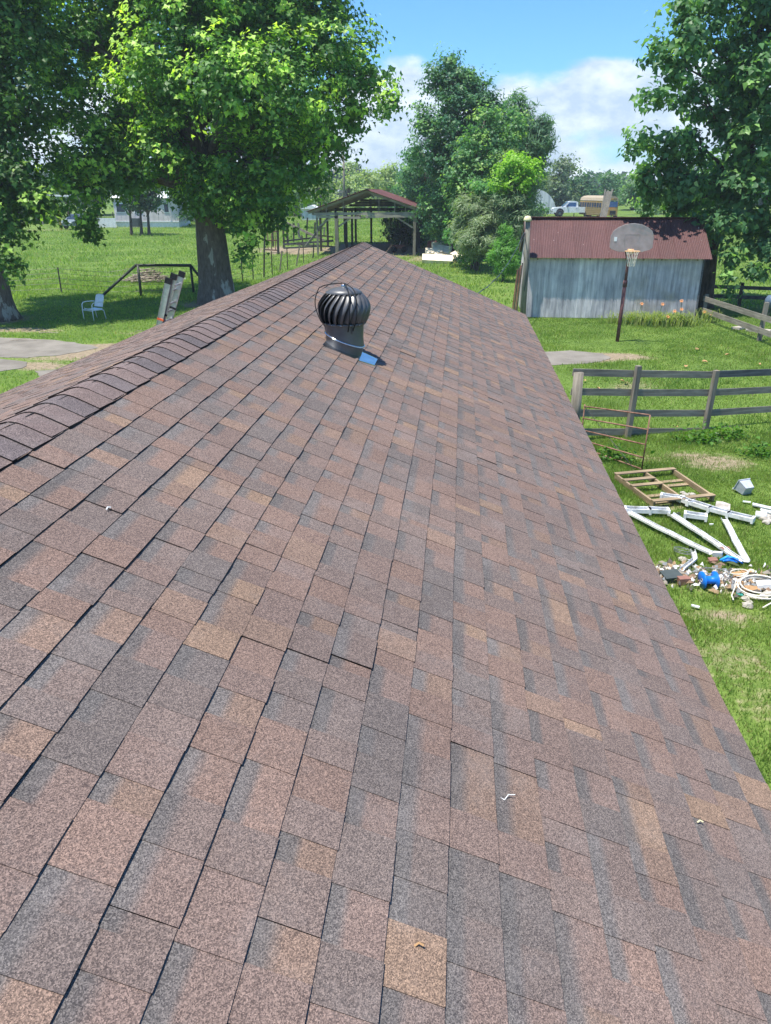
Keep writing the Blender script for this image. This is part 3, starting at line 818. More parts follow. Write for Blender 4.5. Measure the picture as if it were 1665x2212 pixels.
# flashing plate on the slope (world axes)
mb = MB()
fl = [(-0.16, -0.215), (0.13, -0.215), (0.275, -0.16), (0.275, 0.10), (0.18, 0.16), (-0.16, 0.16)]
mb.add([(x + VX, y + VY, zr(x + VX) + 0.0155 + (0.006 if x > .2 else 0)) for x, y in fl] + [(x + VX, y + VY, zr(x + VX) + 0.0135) for x, y in fl],
       [tuple(range(6)), tuple(reversed(range(6, 12)))] + [(i, i + 6, (i + 1) % 6 + 6, (i + 1) % 6) for i in range(6)])
mb.build('flashing', 'galv', vent, world=True)

vent.scale = (.93, .93, .93)
# small scraps lying on the shingles
def on_roof(px, py):
    d = ray(px, py); k = -(CAM_H - AZ - M_R * 0 - 0) ; 
    # z = AZ - M_R*(x-AX)
    t = (AZ + M_R * AX - CAM_H + 0.015) / (d.z + M_R * d.x); return _C + d * t
for i, (px, py, L, a, lab, mt) in enumerate([
    (1100, 1722, 0.038, 40, 'white bent scrap lying on the lower right shingles', 'white'),
    (1512, 1776, 0.018, 10, 'tiny pale chip near the right eave of the roof', 'cream'),
    (234, 1099, 0.02, 70, 'tiny white chip on the shingles below the ridge caps', 'white'),
    (1462, 1393, 0.03, 20, 'small brown twig near the right edge of the roof', 'stick'),
    (685, 953, 0.05, 10, 'thin dark twig on the shingles nearer than the turbine vent', 'stick'),
    (905, 2043, 0.02, 10, 'small orange fleck low on the roof', 'card')]):
    p = on_roof(px, py); mb = MB()
    mb.tube([(-L / 2, 0, 0), (0, L * .12, .006), (L / 2, -L * .1, .002)], 0.0014 if L > .025 else .0028, 5)
    if i == 0: mb.tube([(-L / 2, 0, 0), (-L * .7, L * .4, .004)], 0.0015, 5)
    o = mb.build('roof_scrap', mt); o.location = p; o.rotation_euler = (0, 0, rad(a)); tag(o, lab, 'scrap')

# ------------------------------------------------------------------ foliage
TMPL = {
 'lobed': (np.array([(0, 0, 0), (.52, .30, .10), (.22, .52, .02), (0, 1.0, -.12), (-.22, .52, .02), (-.52, .30, .10)]), [(0, 1, 2), (0, 2, 4), (2, 3, 4), (0, 4, 5)]),
 'kite': (np.array([(0, 0, 0), (.40, .42, .10), (0, 1.0, -.15), (-.40, .42, .10)]), [(0, 1, 2), (0, 2, 3)]),
 'heart': (np.array([(0, 0, 0), (.50, .22, .10), (0, 1.05, -.25), (-.50, .22, .10), (0, .4, -.04)]), [(0, 1, 4), (1, 2, 4), (2, 3, 4), (3, 0, 4)]),
 'needle': (np.array([(-.10, 0, 0), (.10, 0, 0), (0, 1.2, 0)]), [(0, 1, 2)]),
}
def leaves(name, P, Nn, size, col, tmpl, parent, droop=0.5, seed=0, mat='leaf', up=0.0):
    r = np.random.default_rng(seed); n = len(P); T, tf = TMPL[tmpl]; tf = np.array(tf)
    Nn = Nn / (np.linalg.norm(Nn, axis=1, keepdims=True) + 1e-9)
    t = r.normal(0, 1, (n, 3)); t[:, 2] += -droop * 2 + up * 2
    t -= (t * Nn).sum(1, keepdims=True) * Nn; t /= np.linalg.norm(t, axis=1, keepdims=True) + 1e-9
    s = np.cross(t, Nn)
    V = P[:, None] + size[:, None, None] * (T[None, :, 0:1] * s[:, None] + T[None, :, 1:2] * t[:, None] + T[None, :, 2:3] * Nn[:, None])
    k = len(T); Fc = (np.arange(n)[:, None, None] * k + tf[None]).reshape(-1, 3)
    loc = np.array(parent.location) if parent is not None else 0
    return npmesh(name, V.reshape(-1, 3) - loc, Fc, mat, parent, np.repeat(col, k, 0))
def E(px, py, r, y, sz=1.0, sy=1.15, dens=1.0):
    c = aty(px, py, y); dep = (c - _C).dot(_F); R = r * dep / F0
    return (c, R, R * sy, R * sz, dens)
LF = 1.8
def crown(tree, lobes, leaf, lsize, cl_r, per, dens, cA, cB, tipcol=None, tipfrac=0.0, tmpl='kite', seed=1, droop=0.4, trunk_pts=None, tr=0.3, bark='bark', limb=True, needle_up=0.0, nup=0.7, limbr=0.12):
    """lobes: (centre, rx, ry, rz, density). clusters of leaves near the lobe surfaces"""
    r = np.random.default_rng(seed); PP, NN, CC, SS = [], [], [], []
    centres = np.array([l[0] for l in lobes]); mid = centres.mean(0)
    heads = []
    for (c, rx, ry, rz, dn) in lobes:
        nc = max(3, int(dens * dn * 4 * math.pi * ((rx * ry + rx * rz + ry * rz) / 3) / (cl_r * cl_r)))
        dv = r.normal(0, 1, (nc, 3)); dv /= np.linalg.norm(dv, axis=1, keepdims=True)
        f = np.where(r.uniform(0, 1, nc) < 0.72, r.uniform(0.74, 1.04, nc), r.uniform(0.2, 0.8, nc))
        q = np.array(c) + dv * np.array([rx, ry, rz]) * f[:, None]
        for i in range(nc):
            m = int(per * r.uniform(0.5, 1.5)); R = cl_r * r.uniform(0.55, 1.25)
            off = r.normal(0, 1, (m, 3)); off /= np.linalg.norm(off, axis=1, keepdims=True)
            off *= (r.uniform(0.1, 1, (m, 1)) ** 0.5) * np.array([R, R, R * 0.62])
            # twig sprays reach outward
            stretch = 1 + 0.9 * r.uniform()
            off = off + dv[i] * (off @ dv[i])[:, None] * (stretch - 1)
            p = q[i] + off
            nn = off / R * 0.45 + dv[i] * 0.55 + np.array([0, 0, nup]) + r.normal(0, .42, (m, 3))
            tone = r.uniform(); 
            col = (1 - tone) * np.array(cA) + tone * np.array(cB)
            col = np.repeat(col[None], m, 0)
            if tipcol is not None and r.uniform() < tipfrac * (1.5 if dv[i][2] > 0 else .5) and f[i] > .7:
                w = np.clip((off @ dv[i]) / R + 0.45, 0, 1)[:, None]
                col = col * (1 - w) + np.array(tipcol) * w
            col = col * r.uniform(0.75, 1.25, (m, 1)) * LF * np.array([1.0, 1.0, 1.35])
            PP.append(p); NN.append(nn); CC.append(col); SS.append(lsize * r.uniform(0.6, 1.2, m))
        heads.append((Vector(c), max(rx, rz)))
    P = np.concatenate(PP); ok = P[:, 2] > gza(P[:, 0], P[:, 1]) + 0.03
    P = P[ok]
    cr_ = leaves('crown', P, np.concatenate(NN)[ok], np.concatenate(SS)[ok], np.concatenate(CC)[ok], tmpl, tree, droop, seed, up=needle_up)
    if trunk_pts:
        mb = MB(); pts = [Vector(p) for p in trunk_pts]; k = len(pts)
        # finer, slightly crooked trunk
        fine, rr = [], []
        for i in range(k - 1):
            for j in range(6):
                u = (i + j / 6) / (k - 1); p = pts[i].lerp(pts[i + 1], j / 6)
                p = p + Vector((rnd.uniform(-1, 1), rnd.uniform(-1, 1), 0)) * tr * 0.05 * (u > 0)
                fine.append(p); flare = 1 + 0.24 * math.exp(-u * (k - 1) * 4.5)
                rr.append(tr * (1 - 0.62 * u) * flare)
        fine.append(pts[-1]); rr.append(tr * 0.36)
        mb.tube(fine, rr, 14)
        if limb:
            for hc, R in heads[::(2 if len(heads) > 30 else 1)]:
                # start on the trunk below the lobe
                tz = min(max(hc.z - R * 1.2 - (Vector((hc.x, hc.y)) - Vector((pts[-1].x, pts[-1].y))).length * .35, pts[0].z + (pts[-1].z - pts[0].z) * .35), pts[-1].z)
                best = min(fine, key=lambda q: abs(q.z - tz))
                d = hc - best; L = d.length
                if L < 0.4 or (hc.z < best.z - .25 * L) or R < .45: continue
                m1 = best + d * 0.35 + Vector((rnd.uniform(-.08, .08), rnd.uniform(-.08, .08), 0.10)) * L
                m2 = best + d * 0.7 + Vector((rnd.uniform(-.06, .06), rnd.uniform(-.06, .06), 0.06)) * L
                r0 = min(tr * 0.42, limbr * (0.6 + R * 0.35)); mb.tube([best, m1, m2, hc], [r0, r0 * .72, r0 * .45, r0 * .22], 7)
                for _ in range(4):
                    e = hc + Vector((rnd.gauss(0, 1), rnd.gauss(0, 1), rnd.gauss(.3, .8))).normalized() * R * .85
                    mb.tube([m2, m2.lerp(e, .5) + Vector((0, 0, .05 * L)), e], [r0 * .4, r0 * .25, r0 * .08], 5)
        mb.build('trunk', bark, tree, True, world=True)
    return cr_

# big sycamore beside the house
sy = thing('sycamore_tree', 'huge sycamore with mottled thick trunk and bright green crown left of the roof', 'tree', (-11.0, 35.5, 0))
L = [E(150, 70, 85, 35), E(135, 165, 62, 34), E(240, 60, 95, 37), E(330, -30, 110, 35), E(400, 60, 105, 33), E(540, 60, 120, 36), E(660, 40, 105, 36),
     E(735, 110, 75, 35), E(765, 190, 50, 35), E(840, 225, 30, 34.5, .8), E(815, 165, 34, 35), E(620, 190, 110, 33), E(500, 170, 95, 31.5), E(360, 170, 105, 33),
     E(240, 240, 85, 34), E(200, 320, 58, 33), E(320, 305, 80, 36), E(560, 300, 90, 38), E(690, 290, 78, 36), E(640, 375, 66, 35), E(570, 430, 52, 36, .9),
     E(238, 380, 46, 33.5), E(170, 405, 40, 33), E(190, 470, 30, 32.5, 1.1), E(205, 515, 13, 32.3, 1.6), E(365, 360, 50, 37), E(470, 400, 55, 33, .9), E(505, 480, 34, 34.2, 1.2),
     E(440, 250, 70, 39), E(540, 520, 24, 34.6, 1.2), E(120, 250, 40, 35), E(440, -130, 190, 35), E(640, -120, 160, 37), E(230, -110, 150, 36),
     E(470, 80, 110, 40.5), E(320, 230, 90, 40.5), E(620, 250, 90, 41), E(250, 345, 55, 39), E(130, 350, 45, 34), E(760, 260, 40, 35.5), E(430, 440, 35, 34.2), E(430, 370, 48, 32.6), E(500, 340, 50, 32.2), E(560, 400, 52, 33), E(520, 440, 40, 33.6), E(405, 425, 28, 34.5), E(300, 385, 38, 34), E(590, 455, 34, 34.5), E(350, 325, 55, 32.5), E(525, 560, 14, 34.3), E(600, 340, 60, 33)]
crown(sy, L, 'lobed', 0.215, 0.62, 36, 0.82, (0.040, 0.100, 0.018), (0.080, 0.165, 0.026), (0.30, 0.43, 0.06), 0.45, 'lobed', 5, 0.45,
      [(-11.0, 35.5, -.1), (-11.05, 35.5, 2.6), (-11.2, 35.5, 5.0), (-11.7, 35.4, 8.0), (-11.6, 35.4, 13)], 0.80, 'sycbark', limbr=0.2)
# second fork
mb = MB(); mb.tube([(-11.1, 35.3, 3.9), (-10.5, 35.2, 5.6), (-9.6, 35.1, 8.0), (-8.6, 35.4, 11.5)], [0.46, 0.38, 0.28, 0.12], 12); mb.build('limb', 'sycbark', sy, True, world=True)
mb = MB(); mb.tube([(-11.15, 35.2, 4.4), (-12.0, 34.9, 6.2), (-12.7, 34.7, 8.2), (-13.6, 35, 11.5)], [0.50, 0.44, 0.34, 0.15], 12); mb.build('limb', 'sycbark', sy, True, world=True)

# tree at the left edge
lt = thing('sycamore_tree', 'shaded sycamore at the left edge with low leafy shoots beside its trunk', 'tree', (-18.3, 30, 0))
L = [E(30, 20, 85, 31), E(70, 100, 60, 32), E(10, 160, 90, 30), E(60, 250, 45, 31), E(0, 300, 90, 30), E(45, 390, 62, 29.5), E(85, 440, 38, 29), E(0, 470, 62, 29),
     E(10, 555, 26, 28, 1.2), E(28, 590, 20, 27.8), E(-110, 60, 130, 31), E(-120, 250, 130, 30), E(-100, 420, 110, 29), E(-60, -110, 150, 31), E(-60, 200, 90, 35), E(0, 380, 70, 34)]
crown(lt, L, 'lobed', 0.21, 0.6, 34, 0.85, (0.028, 0.070, 0.014), (0.055, 0.125, 0.020), (0.20, 0.31, 0.04), 0.22, 'lobed', 8, 0.45,
      [(-18.3, 30, -.1), (-18.5, 30, 2.5), (-19, 30.2, 6), (-19, 30.5, 11)], 0.68, 'sycbark')

# catalpa by the shed
CTX = [E(1432, 112, 24, 33.5), E(1452, 150, 28, 33.5), E(1485, 60, 34, 33.5), E(1470, 15, 24, 34), E(1415, 95, 12, 33.3, 1.3)]
ct = thing('catalpa_tree', 'tall dark catalpa with large drooping leaves overhanging the right end of the red shed roof', 'tree', (10.9, 36.2, 0))
L = [E(1540, 20, 62, 34), E(1650, 30, 80, 35), E(1495, 85, 40, 33.5), E(1470, 140, 32, 33.5), E(1560, 130, 60, 35), E(1640, 160, 75, 34), E(1400, 205, 15, 33), E(1430, 215, 19, 33), E(1465, 228, 22, 33.2), E(1500, 215, 36, 34),
     E(1560, 245, 62, 35), E(1640, 300, 75, 34), E(1395, 300, 33, 34), E(1368, 325, 17, 33.5), E(1450, 310, 36, 34), E(1500, 300, 40, 35), E(1425, 355, 42, 34.5), E(1395, 395, 36, 35), E(1400, 435, 28, 36), E(1480, 380, 58, 34.5), E(1560, 380, 60, 36),
     E(1470, 440, 38, 35.5), E(1600, 430, 85, 34.5), E(1550, 500, 32, 34), E(1660, 520, 60, 34), E(1580, 560, 24, 33.6, 1.3), E(1575, 610, 15, 33.4, 1.4), E(1625, 585, 26, 33.6, .7), E(1525, 470, 22, 34),
     E(1760, 100, 120, 35), E(1780, 300, 120, 35), E(1760, 470, 90, 35), E(1620, -110, 120, 35), E(1600, 150, 70, 39), E(1620, 330, 80, 39), E(1520, 400, 60, 39), E(1720, 560, 50, 33)]
L = CTX + [(c, a * .86, b * .86, d * .86, e) for c, a, b, d, e in L]
crown(ct, L, 'heart', 0.225, 0.50, 30, 0.62, (0.040, 0.095, 0.030), (0.075, 0.155, 0.042), (0.16, 0.27, 0.06), 0.25, 'heart', 12, 0.75,
      [(10.9, 36.2, -.1), (10.8, 36.2, 2.5), (11.2, 36.0, 5.5), (11.3, 36, 9), (11.0, 35.6, 13)], 0.32, 'bark')

# clump of trees in the middle distance
def tree(name, label, base, lobes, lsize, cl_r, per, dens, cA, cB, tip=None, tf=0.0, tmpl='kite', seed=1, droop=0.3, top=None, tr=0.25, group=None, cat='tree', bark='bark', **k):
    b = Vector(base); b.z = gz(b.x, b.y)
    t = thing(name, label, cat, b, 0, group)
    if top is None: top = max(l[0].z for l in lobes)
    cen = sum((l[0] for l in lobes), Vector()) / len(lobes)
    tp = [(b.x, b.y, b.z - .1), (b.x * .8 + cen.x * .2, b.y, b.z * .6 + top * .4), (b.x * .4 + cen.x * .6, cen.y, top)]
    crown(t, lobes, tmpl, lsize, cl_r, per, dens, cA, cB, tip, tf, tmpl, seed, droop, tp, tr, bark, **k)
    return t
tree('gum_tree', 'tallest tree of the middle clump with a dark blue-green spire beside the barn', (-.6, 61, 0),
     [E(968, 135, 22, 60, 1.3), E(1000, 165, 24, 60), E(948, 170, 32, 60), E(985, 200, 48, 60), E(1015, 170, 18, 60, 1.3), E(1035, 212, 26, 60, 1.3), E(1062, 230, 20, 60, 1.4), E(926, 262, 28, 60), E(910, 235, 12, 60), E(1052, 180, 10, 60, 1.5), E(1000, 265, 70, 60), E(1065, 275, 60, 60),
      E(935, 320, 55, 60), E(905, 340, 22, 72), E(1000, 360, 75, 60), E(920, 385, 55, 72), E(893, 425, 48, 78), E(905, 380, 40, 76), E(885, 465, 34, 80), E(960, 450, 60, 61), E(1060, 370, 70, 61), E(925, 475, 34, 76)],
     0.22, 0.60, 30, 0.95, (0.030, 0.088, 0.034), (0.060, 0.135, 0.042), (0.12, 0.22, 0.05), 0.15, 'lobed', 21, tr=.35)
tree('maple_tree', 'lighter yellow-green maple in front of the tall dark tree', (1.1, 55, 0),
     [E(1050, 262, 26, 56, 1.3), E(1020, 310, 28, 55), E(1065, 320, 36, 56), E(1000, 345, 24, 55), E(985, 390, 26, 54.5), E(1035, 375, 40, 55), E(1010, 425, 42, 54.5), E(1060, 430, 38, 55), E(1090, 300, 32, 57), E(1115, 270, 26, 58)],
     0.22, 0.55, 26, 0.85, (0.040, 0.105, 0.033), (0.078, 0.165, 0.045), (0.17, 0.26, 0.05), 0.22, 'lobed', 22, tr=.22)
tree('cypress_tree', 'feathery upswept tree on the right side of the middle clump', (4.6, 64, 0),
     [E(1115, 255, 26, 63, 1.8), E(1140, 285, 32, 63, 1.6), E(1168, 305, 22, 63, 1.4), E(1175, 275, 18, 63), E(1130, 320, 50, 63), E(1165, 330, 30, 63), E(1100, 370, 55, 64), E(1150, 375, 28, 64), E(1105, 430, 40, 64)],
     0.50, 0.62, 48, 0.95, (0.050, 0.105, 0.045), (0.085, 0.155, 0.055), None, 0, 'needle', 23, 0.0, tr=.25, needle_up=.7)
def bush(name, label, lobes, lsize, cl_r, per, dens, cA, cB, tip=None, tf=0, tmpl='kite', seed=1, cat='bush', **k):
    c = sum((l[0] for l in lobes), Vector()) / len(lobes)
    return tree(name, label, (c.x, c.y, 0), lobes, lsize, cl_r, per, dens, cA, cB, tip, tf, tmpl, seed, tr=.1, cat=cat, **k)
bush('vine_mound', 'bright yellow-green vine blanket over a dead tree in the middle clump', [E(1115, 352, 26, 51), E(1148, 366, 22, 51), E(1092, 372, 22, 50.6), E(1128, 385, 24, 50.5), E(1080, 400, 16, 50.5)],
     0.20, 0.42, 34, 0.85, (0.10, 0.20, 0.018), (0.19, 0.32, 0.026), None, 0, 'kite', 31, 'vine')
bush('maple_sapling', 'light green leafy sapling low in front of the dark trees', [E(1040, 410, 26, 52), E(1070, 405, 20, 52), E(1010, 470, 30, 54), E(985, 500, 26, 55)],
     0.22, 0.48, 20, 0.8, (0.040, 0.125, 0.030), (0.075, 0.18, 0.035), (0.16, 0.26, 0.04), .2, 'lobed', 32)
bush('cedar_bush', 'olive grey cedar under the yellow vine', [E(1130, 425, 32, 52), E(1100, 440, 34, 51), E(1150, 400, 20, 52.5), E(1120, 480, 34, 51), E(1098, 345, 12, 52.5, 1.6)],
     0.34, 0.45, 60, 0.95, (0.080, 0.130, 0.050), (0.14, 0.19, 0.08), None, 0, 'needle', 33, needle_up=.3)
bush('cedar_bush', 'broad pale olive cedar bush behind the stone pile', [E(1040, 460, 34, 52), E(1010, 450, 26, 52.5), E(1060, 500, 40, 51), E(1025, 520, 32, 51), E(1075, 470, 28, 51.5), E(1000, 490, 22, 53)],
     0.34, 0.45, 60, 0.95, (0.10, 0.145, 0.058), (0.17, 0.21, 0.09), None, 0, 'needle', 34, needle_up=.3)
bush('shrub', 'dark leafy shrub at the right corner of the barn', [E(955, 475, 34, 70), E(948, 500, 26, 70), E(985, 505, 24, 68), E(935, 440, 30, 74), E(965, 515, 22, 69)],
     0.22, 0.5, 20, 0.85, (0.022, 0.068, 0.020), (0.05, 0.125, 0.028), None, 0, 'kite', 35)
bush('shrub', 'low green weeds between the stone pile and the cedar', [E(1015, 548, 16, 54), E(1040, 545, 18, 52), E(1000, 555, 12, 55), E(1060, 560, 14, 49)],
     0.2, 0.4, 18, 0.85, (0.035, 0.10, 0.02), (0.08, 0.17, 0.03), None, 0, 'kite', 36)
bush('cedar_sapling', 'small vivid green cedar just left of the utility pole', [E(1092, 505, 12, 46, 1.6), E(1088, 525, 18, 46), E(1098, 545, 24, 46), E(1078, 550, 18, 46), E(1095, 570, 26, 46)],
     0.20, 0.32, 46, 0.9, (0.055, 0.15, 0.022), (0.12, 0.24, 0.035), None, 0, 'needle', 37, 'tree', needle_up=.7)
bush('shrub', 'dark shrub growing through the back right of the barn', [E(850, 500, 22, 73), E(870, 515, 22, 72), E(885, 490, 20, 73), E(835, 470, 12, 73), E(860, 462, 14, 73), E(895, 520, 20, 71)],
     0.22, 0.5, 22, 0.9, (0.014, 0.04, 0.013), (0.03, 0.075, 0.018), None, 0, 'kite', 38)

# far trees
def far(label, px, top, w, base_y, y, cA, cB, seed, squash=.9, tip=None, n=9, group='trees beyond the pasture'):
    r = random.Random(seed); lob = []
    h = base_y - top
    for i in range(n):
        a = r.uniform(-1, 1); v = r.uniform(0.12, 0.98)
        ww = w * (0.95 - 0.55 * abs(v - 0.45) ** 1.3)
        lob.append(E(px + a * ww * .62, base_y - h * v * .86 - h * .04, min(w, h) * r.uniform(.25, .38), y + r.uniform(-3, 3), squash))
    lob.append(E(px, top + min(w, h) * .30, min(w, h) * .30, y, squash))
    b = aty(px, base_y, y)
    dep = y / 60
    return tree('tree', label, (b.x, b.y, 0), lob, 0.21 * dep, 0.85 * dep ** .5, 26, 0.9, cA, cB, tip, .2 if tip else 0, 'kite', seed, tr=.22 + .03 * dep, group=None, limbr=.1)
YG = ((0.13, 0.18, 0.055), (0.21, 0.26, 0.09)); DG = ((0.032, 0.080, 0.030), (0.060, 0.125, 0.040)); MG = ((0.060, 0.120, 0.038), (0.105, 0.175, 0.055))
far('pale yellow-green tree left of the barn roof beyond the field', 690, 352, 40, 470, 118, *YG, 41)
far('pale green tree between the utility pole and the barn peak', 752, 350, 42, 465, 122, *YG, 42)
far('light tree directly above the barn peak', 800, 366, 38, 462, 126, *YG, 43)
far('yellowish tree right of the barn peak', 845, 352, 42, 462, 130, *YG, 44)
far('round yellow-green tree touching the dark middle clump', 885, 370, 36, 465, 124, *YG, 45)
far('mid green tree behind the corral', 640, 380, 45, 475, 112, *MG, 46)
far('small pale tree low behind the barn roof', 775, 400, 30, 470, 108, *YG, 47)
far('grey-green round oak above the white truck', 1212, 335, 46, 462, 135, (0.05, 0.085, 0.035), (0.10, 0.135, 0.055), 48, n=14)
far('dark oak behind the truck and bus', 1262, 372, 50, 462, 140, *DG, 49, n=12)
far('dark spreading tree behind the yellow bus', 1318, 378, 44, 462, 150, *DG, 50, n=12)
far('hazy green tree right of the bus', 1365, 388, 40, 468, 128, *MG, 51)
far('hazy green tree behind the shed ridge', 1400, 400, 36, 470, 120, *MG, 52)
far('dark tree beyond the catalpa', 1450, 392, 50, 470, 140, *DG, 53)
far('distant green tree seen under the catalpa crown', 1540, 405, 60, 465, 150, *MG, 54)
far('distant tree at the right edge of the pasture', 1640, 400, 70, 468, 150, *DG, 55)
far('dark tree behind the quonset hut', 1165, 370, 36, 460, 140, *DG, 56)
far('shady tree at the far left edge of the pasture', 20, 395, 60, 490, 100, *DG, 57)
far('shady tree left of the yellow post', 85, 385, 50, 488, 98, *MG, 58)
far('tree behind the white carport roof', 150, 370, 55, 480, 108, *DG, 59)
far('dark tree behind the left end of the mobile home', 215, 360, 50, 478, 112, *DG, 60)
far('tree rising behind the mobile home', 290, 355, 60, 480, 110, *MG, 61)
far('dark tree at the right end of the mobile home', 385, 375, 40, 490, 92, *DG, 62)
far('dark tree between the big sycamore trunk and the mobile home', 420, 385, 40, 490, 100, *DG, 63)
far('tree right of the big sycamore trunk beyond the field', 545, 385, 50, 480, 108, *DG, 64)
far('tree between the big sycamore and the corral', 600, 385, 40, 476, 112, *MG, 65)
for i, (px, lab) in enumerate([(282, 'slim tree left in front of the mobile home'), (304, 'slim tree centred in front of the mobile home'), (320, 'slim leaning tree right in front of the mobile home')]):
    y = 80
    b = aty(px, 491, y)
    tree('young_tree', lab, (b.x, y, 0), [E(px - 8, 440, 16, y), E(px + 8, 425, 20, y), E(px, 405, 24, y), E(px + 12, 445, 12, y)], 0.3, 0.6, 16, 0.7, (0.02, 0.055, 0.018), (0.04, 0.09, 0.024), None, 0, 'kite', 70 + i, tr=.16)
# distant wood closing the horizon
r = np.random.default_rng(91); n = 26000
ax = r.uniform(-330, 420, n); ay = 250 + r.uniform(0, 60, n) + 20 * np.sin(ax * .03)
topz = 6.5 + 2.6 * vnoise(ax, ay * 0, 0.12, 92) + 1.5 * vnoise(ax, ay * 0, 0.5, 93)
azz = gza(ax, ay) + topz * r.uniform(0, 1, n) ** 0.7 + 0
Pn = np.stack([ax, ay, azz], 1); cc = np.array([0.035, 0.075, 0.028]) * r.uniform(.6, 1.5, (n, 1))
w = leaves('distant_wood', Pn, r.normal(0, .5, (n, 3)) + np.array([0, -.4, .8]), np.full(n, 2.6), cc, 'kite', None, 0.2, 94)
tag(w, 'low dark wood closing the horizon beyond the fields', 'wood', kind='stuff')

# ------------------------------------------------------------------ metal shed
SX0, SX1, SY0, SY1 = 2.70, 9.42, 32.4, 36.0
EZ, RZ, RY = 2.36, 3.74, 34.2
shed = thing('metal_shed', 'grey corrugated metal shed with a rusty red sheet roof on the right', 'shed', ((SX0 + SX1) / 2, SY0, 0))
def sheet(name, p0, ux, uy, n_w, wlen, amp, L, mat, parent, nseg=4, wob=0.0):
    """corrugated sheet: p0 corner, ux across the ribs, uy along the ribs"""
    ux, uy = Vector(ux).normalized(), Vector(uy).normalized(); nn = ux.cross(uy).normalized()
    V, Fq = [], []; m = n_w * nseg + 1
    for k in range(3):
        for i in range(m):
            x = i * wlen / nseg
            V.append(Vector(p0) + ux * x + uy * (L * k / 2 + (rnd.uniform(-wob, wob) if k != 1 else 0)) + nn * (amp * math.sin(2 * math.pi * i / nseg)))
    for k in range(2):
        for i in range(m - 1): Fq.append((k * m + i, k * m + i + 1, (k + 1) * m + i + 1, (k + 1) * m + i))
    mb = MB(); mb.add(V, Fq); return mb.build(name, mat, parent, True, world=True)
# timber frame inside
fr = MB()
for x in (SX0 + .08, (SX0 + SX1) / 2, SX1 - .08):
    for y in (SY0 + .1, SY1 - .1): fr.box((x, y, EZ / 2), (0.09, 0.09, EZ))
for y in (SY0 + .1, SY1 - .1): fr.box(((SX0 + SX1) / 2, y, EZ - .05), (SX1 - SX0 - .1, .08, .1))
fr.build('frame', 'grey_wood_x', shed, world=True)
npan = 10; pw = (SX1 - SX0) / npan
for i in range(npan):
    sheet('wall_sheet', (SX0 + i * pw, SY0 - 0.004 * (i % 2), 0.02), (1, 0, 0), (0, 0, 1), 10, pw / 10 * 1.02, 0.0035, EZ - 0.0 - rnd.uniform(0, .05), 'galvwall', shed)
    sheet('wall_sheet', (SX0 + i * pw, SY1 + 0.004 * (i % 2), 0.02), (1, 0, 0), (0, 0, 1), 10, pw / 10 * 1.02, 0.0035, EZ, 'galvwall', shed)
for sx in (SX0, SX1):
    for i in range(6):
        y0 = SY0 + i * (SY1 - SY0) / 6; h = EZ + (RZ - EZ) * (1 - abs(y0 + .3 - RY) / (RY - SY0)) - .1
        sheet('wall_sheet', (sx + .004 * (i % 2), y0, 0.02), (0, 1, 0), (0, 0, 1), 9, (SY1 - SY0) / 54 * 1.02, 0.006, h, 'galvwall', shed)
nroof = 11; rx0, rx1 = SX0 - .14, SX1 + .24; rw = (rx1 - rx0) / nroof
for i in range(nroof):
    for sgn in (1, -1):
        ye = RY - sgn * (RY - SY0 + .26)
        d = Vector((0, RY - ye, RZ - (EZ - .02))); Ls = d.length
        p0 = Vector((rx0 + i * rw, ye, EZ - .02 + .006 * (i % 2) + 0.0))
        sheet('roof_sheet', p0, (1, 0, 0), d, 10, rw / 10 * 1.03, 0.011, Ls - .01, 'shedroof', shed, 4, 0.012)
mb = MB()
for s in (1, -1): mb.beam((rx0, RY - s * .07, RZ + .005), (rx1, RY - s * .07, RZ + .005), .17, .006, (0, s * .55, 1))
mb.build('ridge_flashing', 'shedroof', shed, world=True)
mb = MB()
for i in range(10):
    x = SX0 + .35 + i * (SX1 - SX0 - .6) / 9; mb.beam((x, SY0 - .17, EZ - .06), (x, SY0 + .3, EZ + .2), .05, .08)
mb.build('rafter_tail', 'grey_wood_x', shed, world=True)
mb = MB(); mb.box((SX1 + .02, SY0 - .02, EZ / 2), (.05, .04, EZ)); mb.build('corner_trim', 'dark_wood_x', shed, world=True)
mb = MB()
for s in (1, -1): mb.beam((SX0 - .1, RY - s * (RY - SY0 + .2), EZ - .06), (SX0 - .1, RY, RZ - .07), .03, .13)
mb.build('barge_board', 'grey_wood_x', shed, world=True)
# planks leaning at the shed's left side
for i in range(4):
    mb = MB(); x = SX0 - .30 - .03 * i; y = 33.9 + i * .42
    mb.beam((x + .08, y, 0.0), (x + .20, y + .05, 2.0 - .13 * i), .04, .17, (0, 1, 0))
    o = mb.build('plank', 'rustsheet' if i % 2 else 'dark_post'); tag(o, ['dark plank leaning on the left side of the shed nearest the pole', 'red-brown plank leaning on the left side of the shed second from the pole', 'dark plank leaning on the left side of the shed third from the pole', 'farthest red-brown plank leaning on the left side of the shed'][i], 'plank', 'planks leaning on the shed')

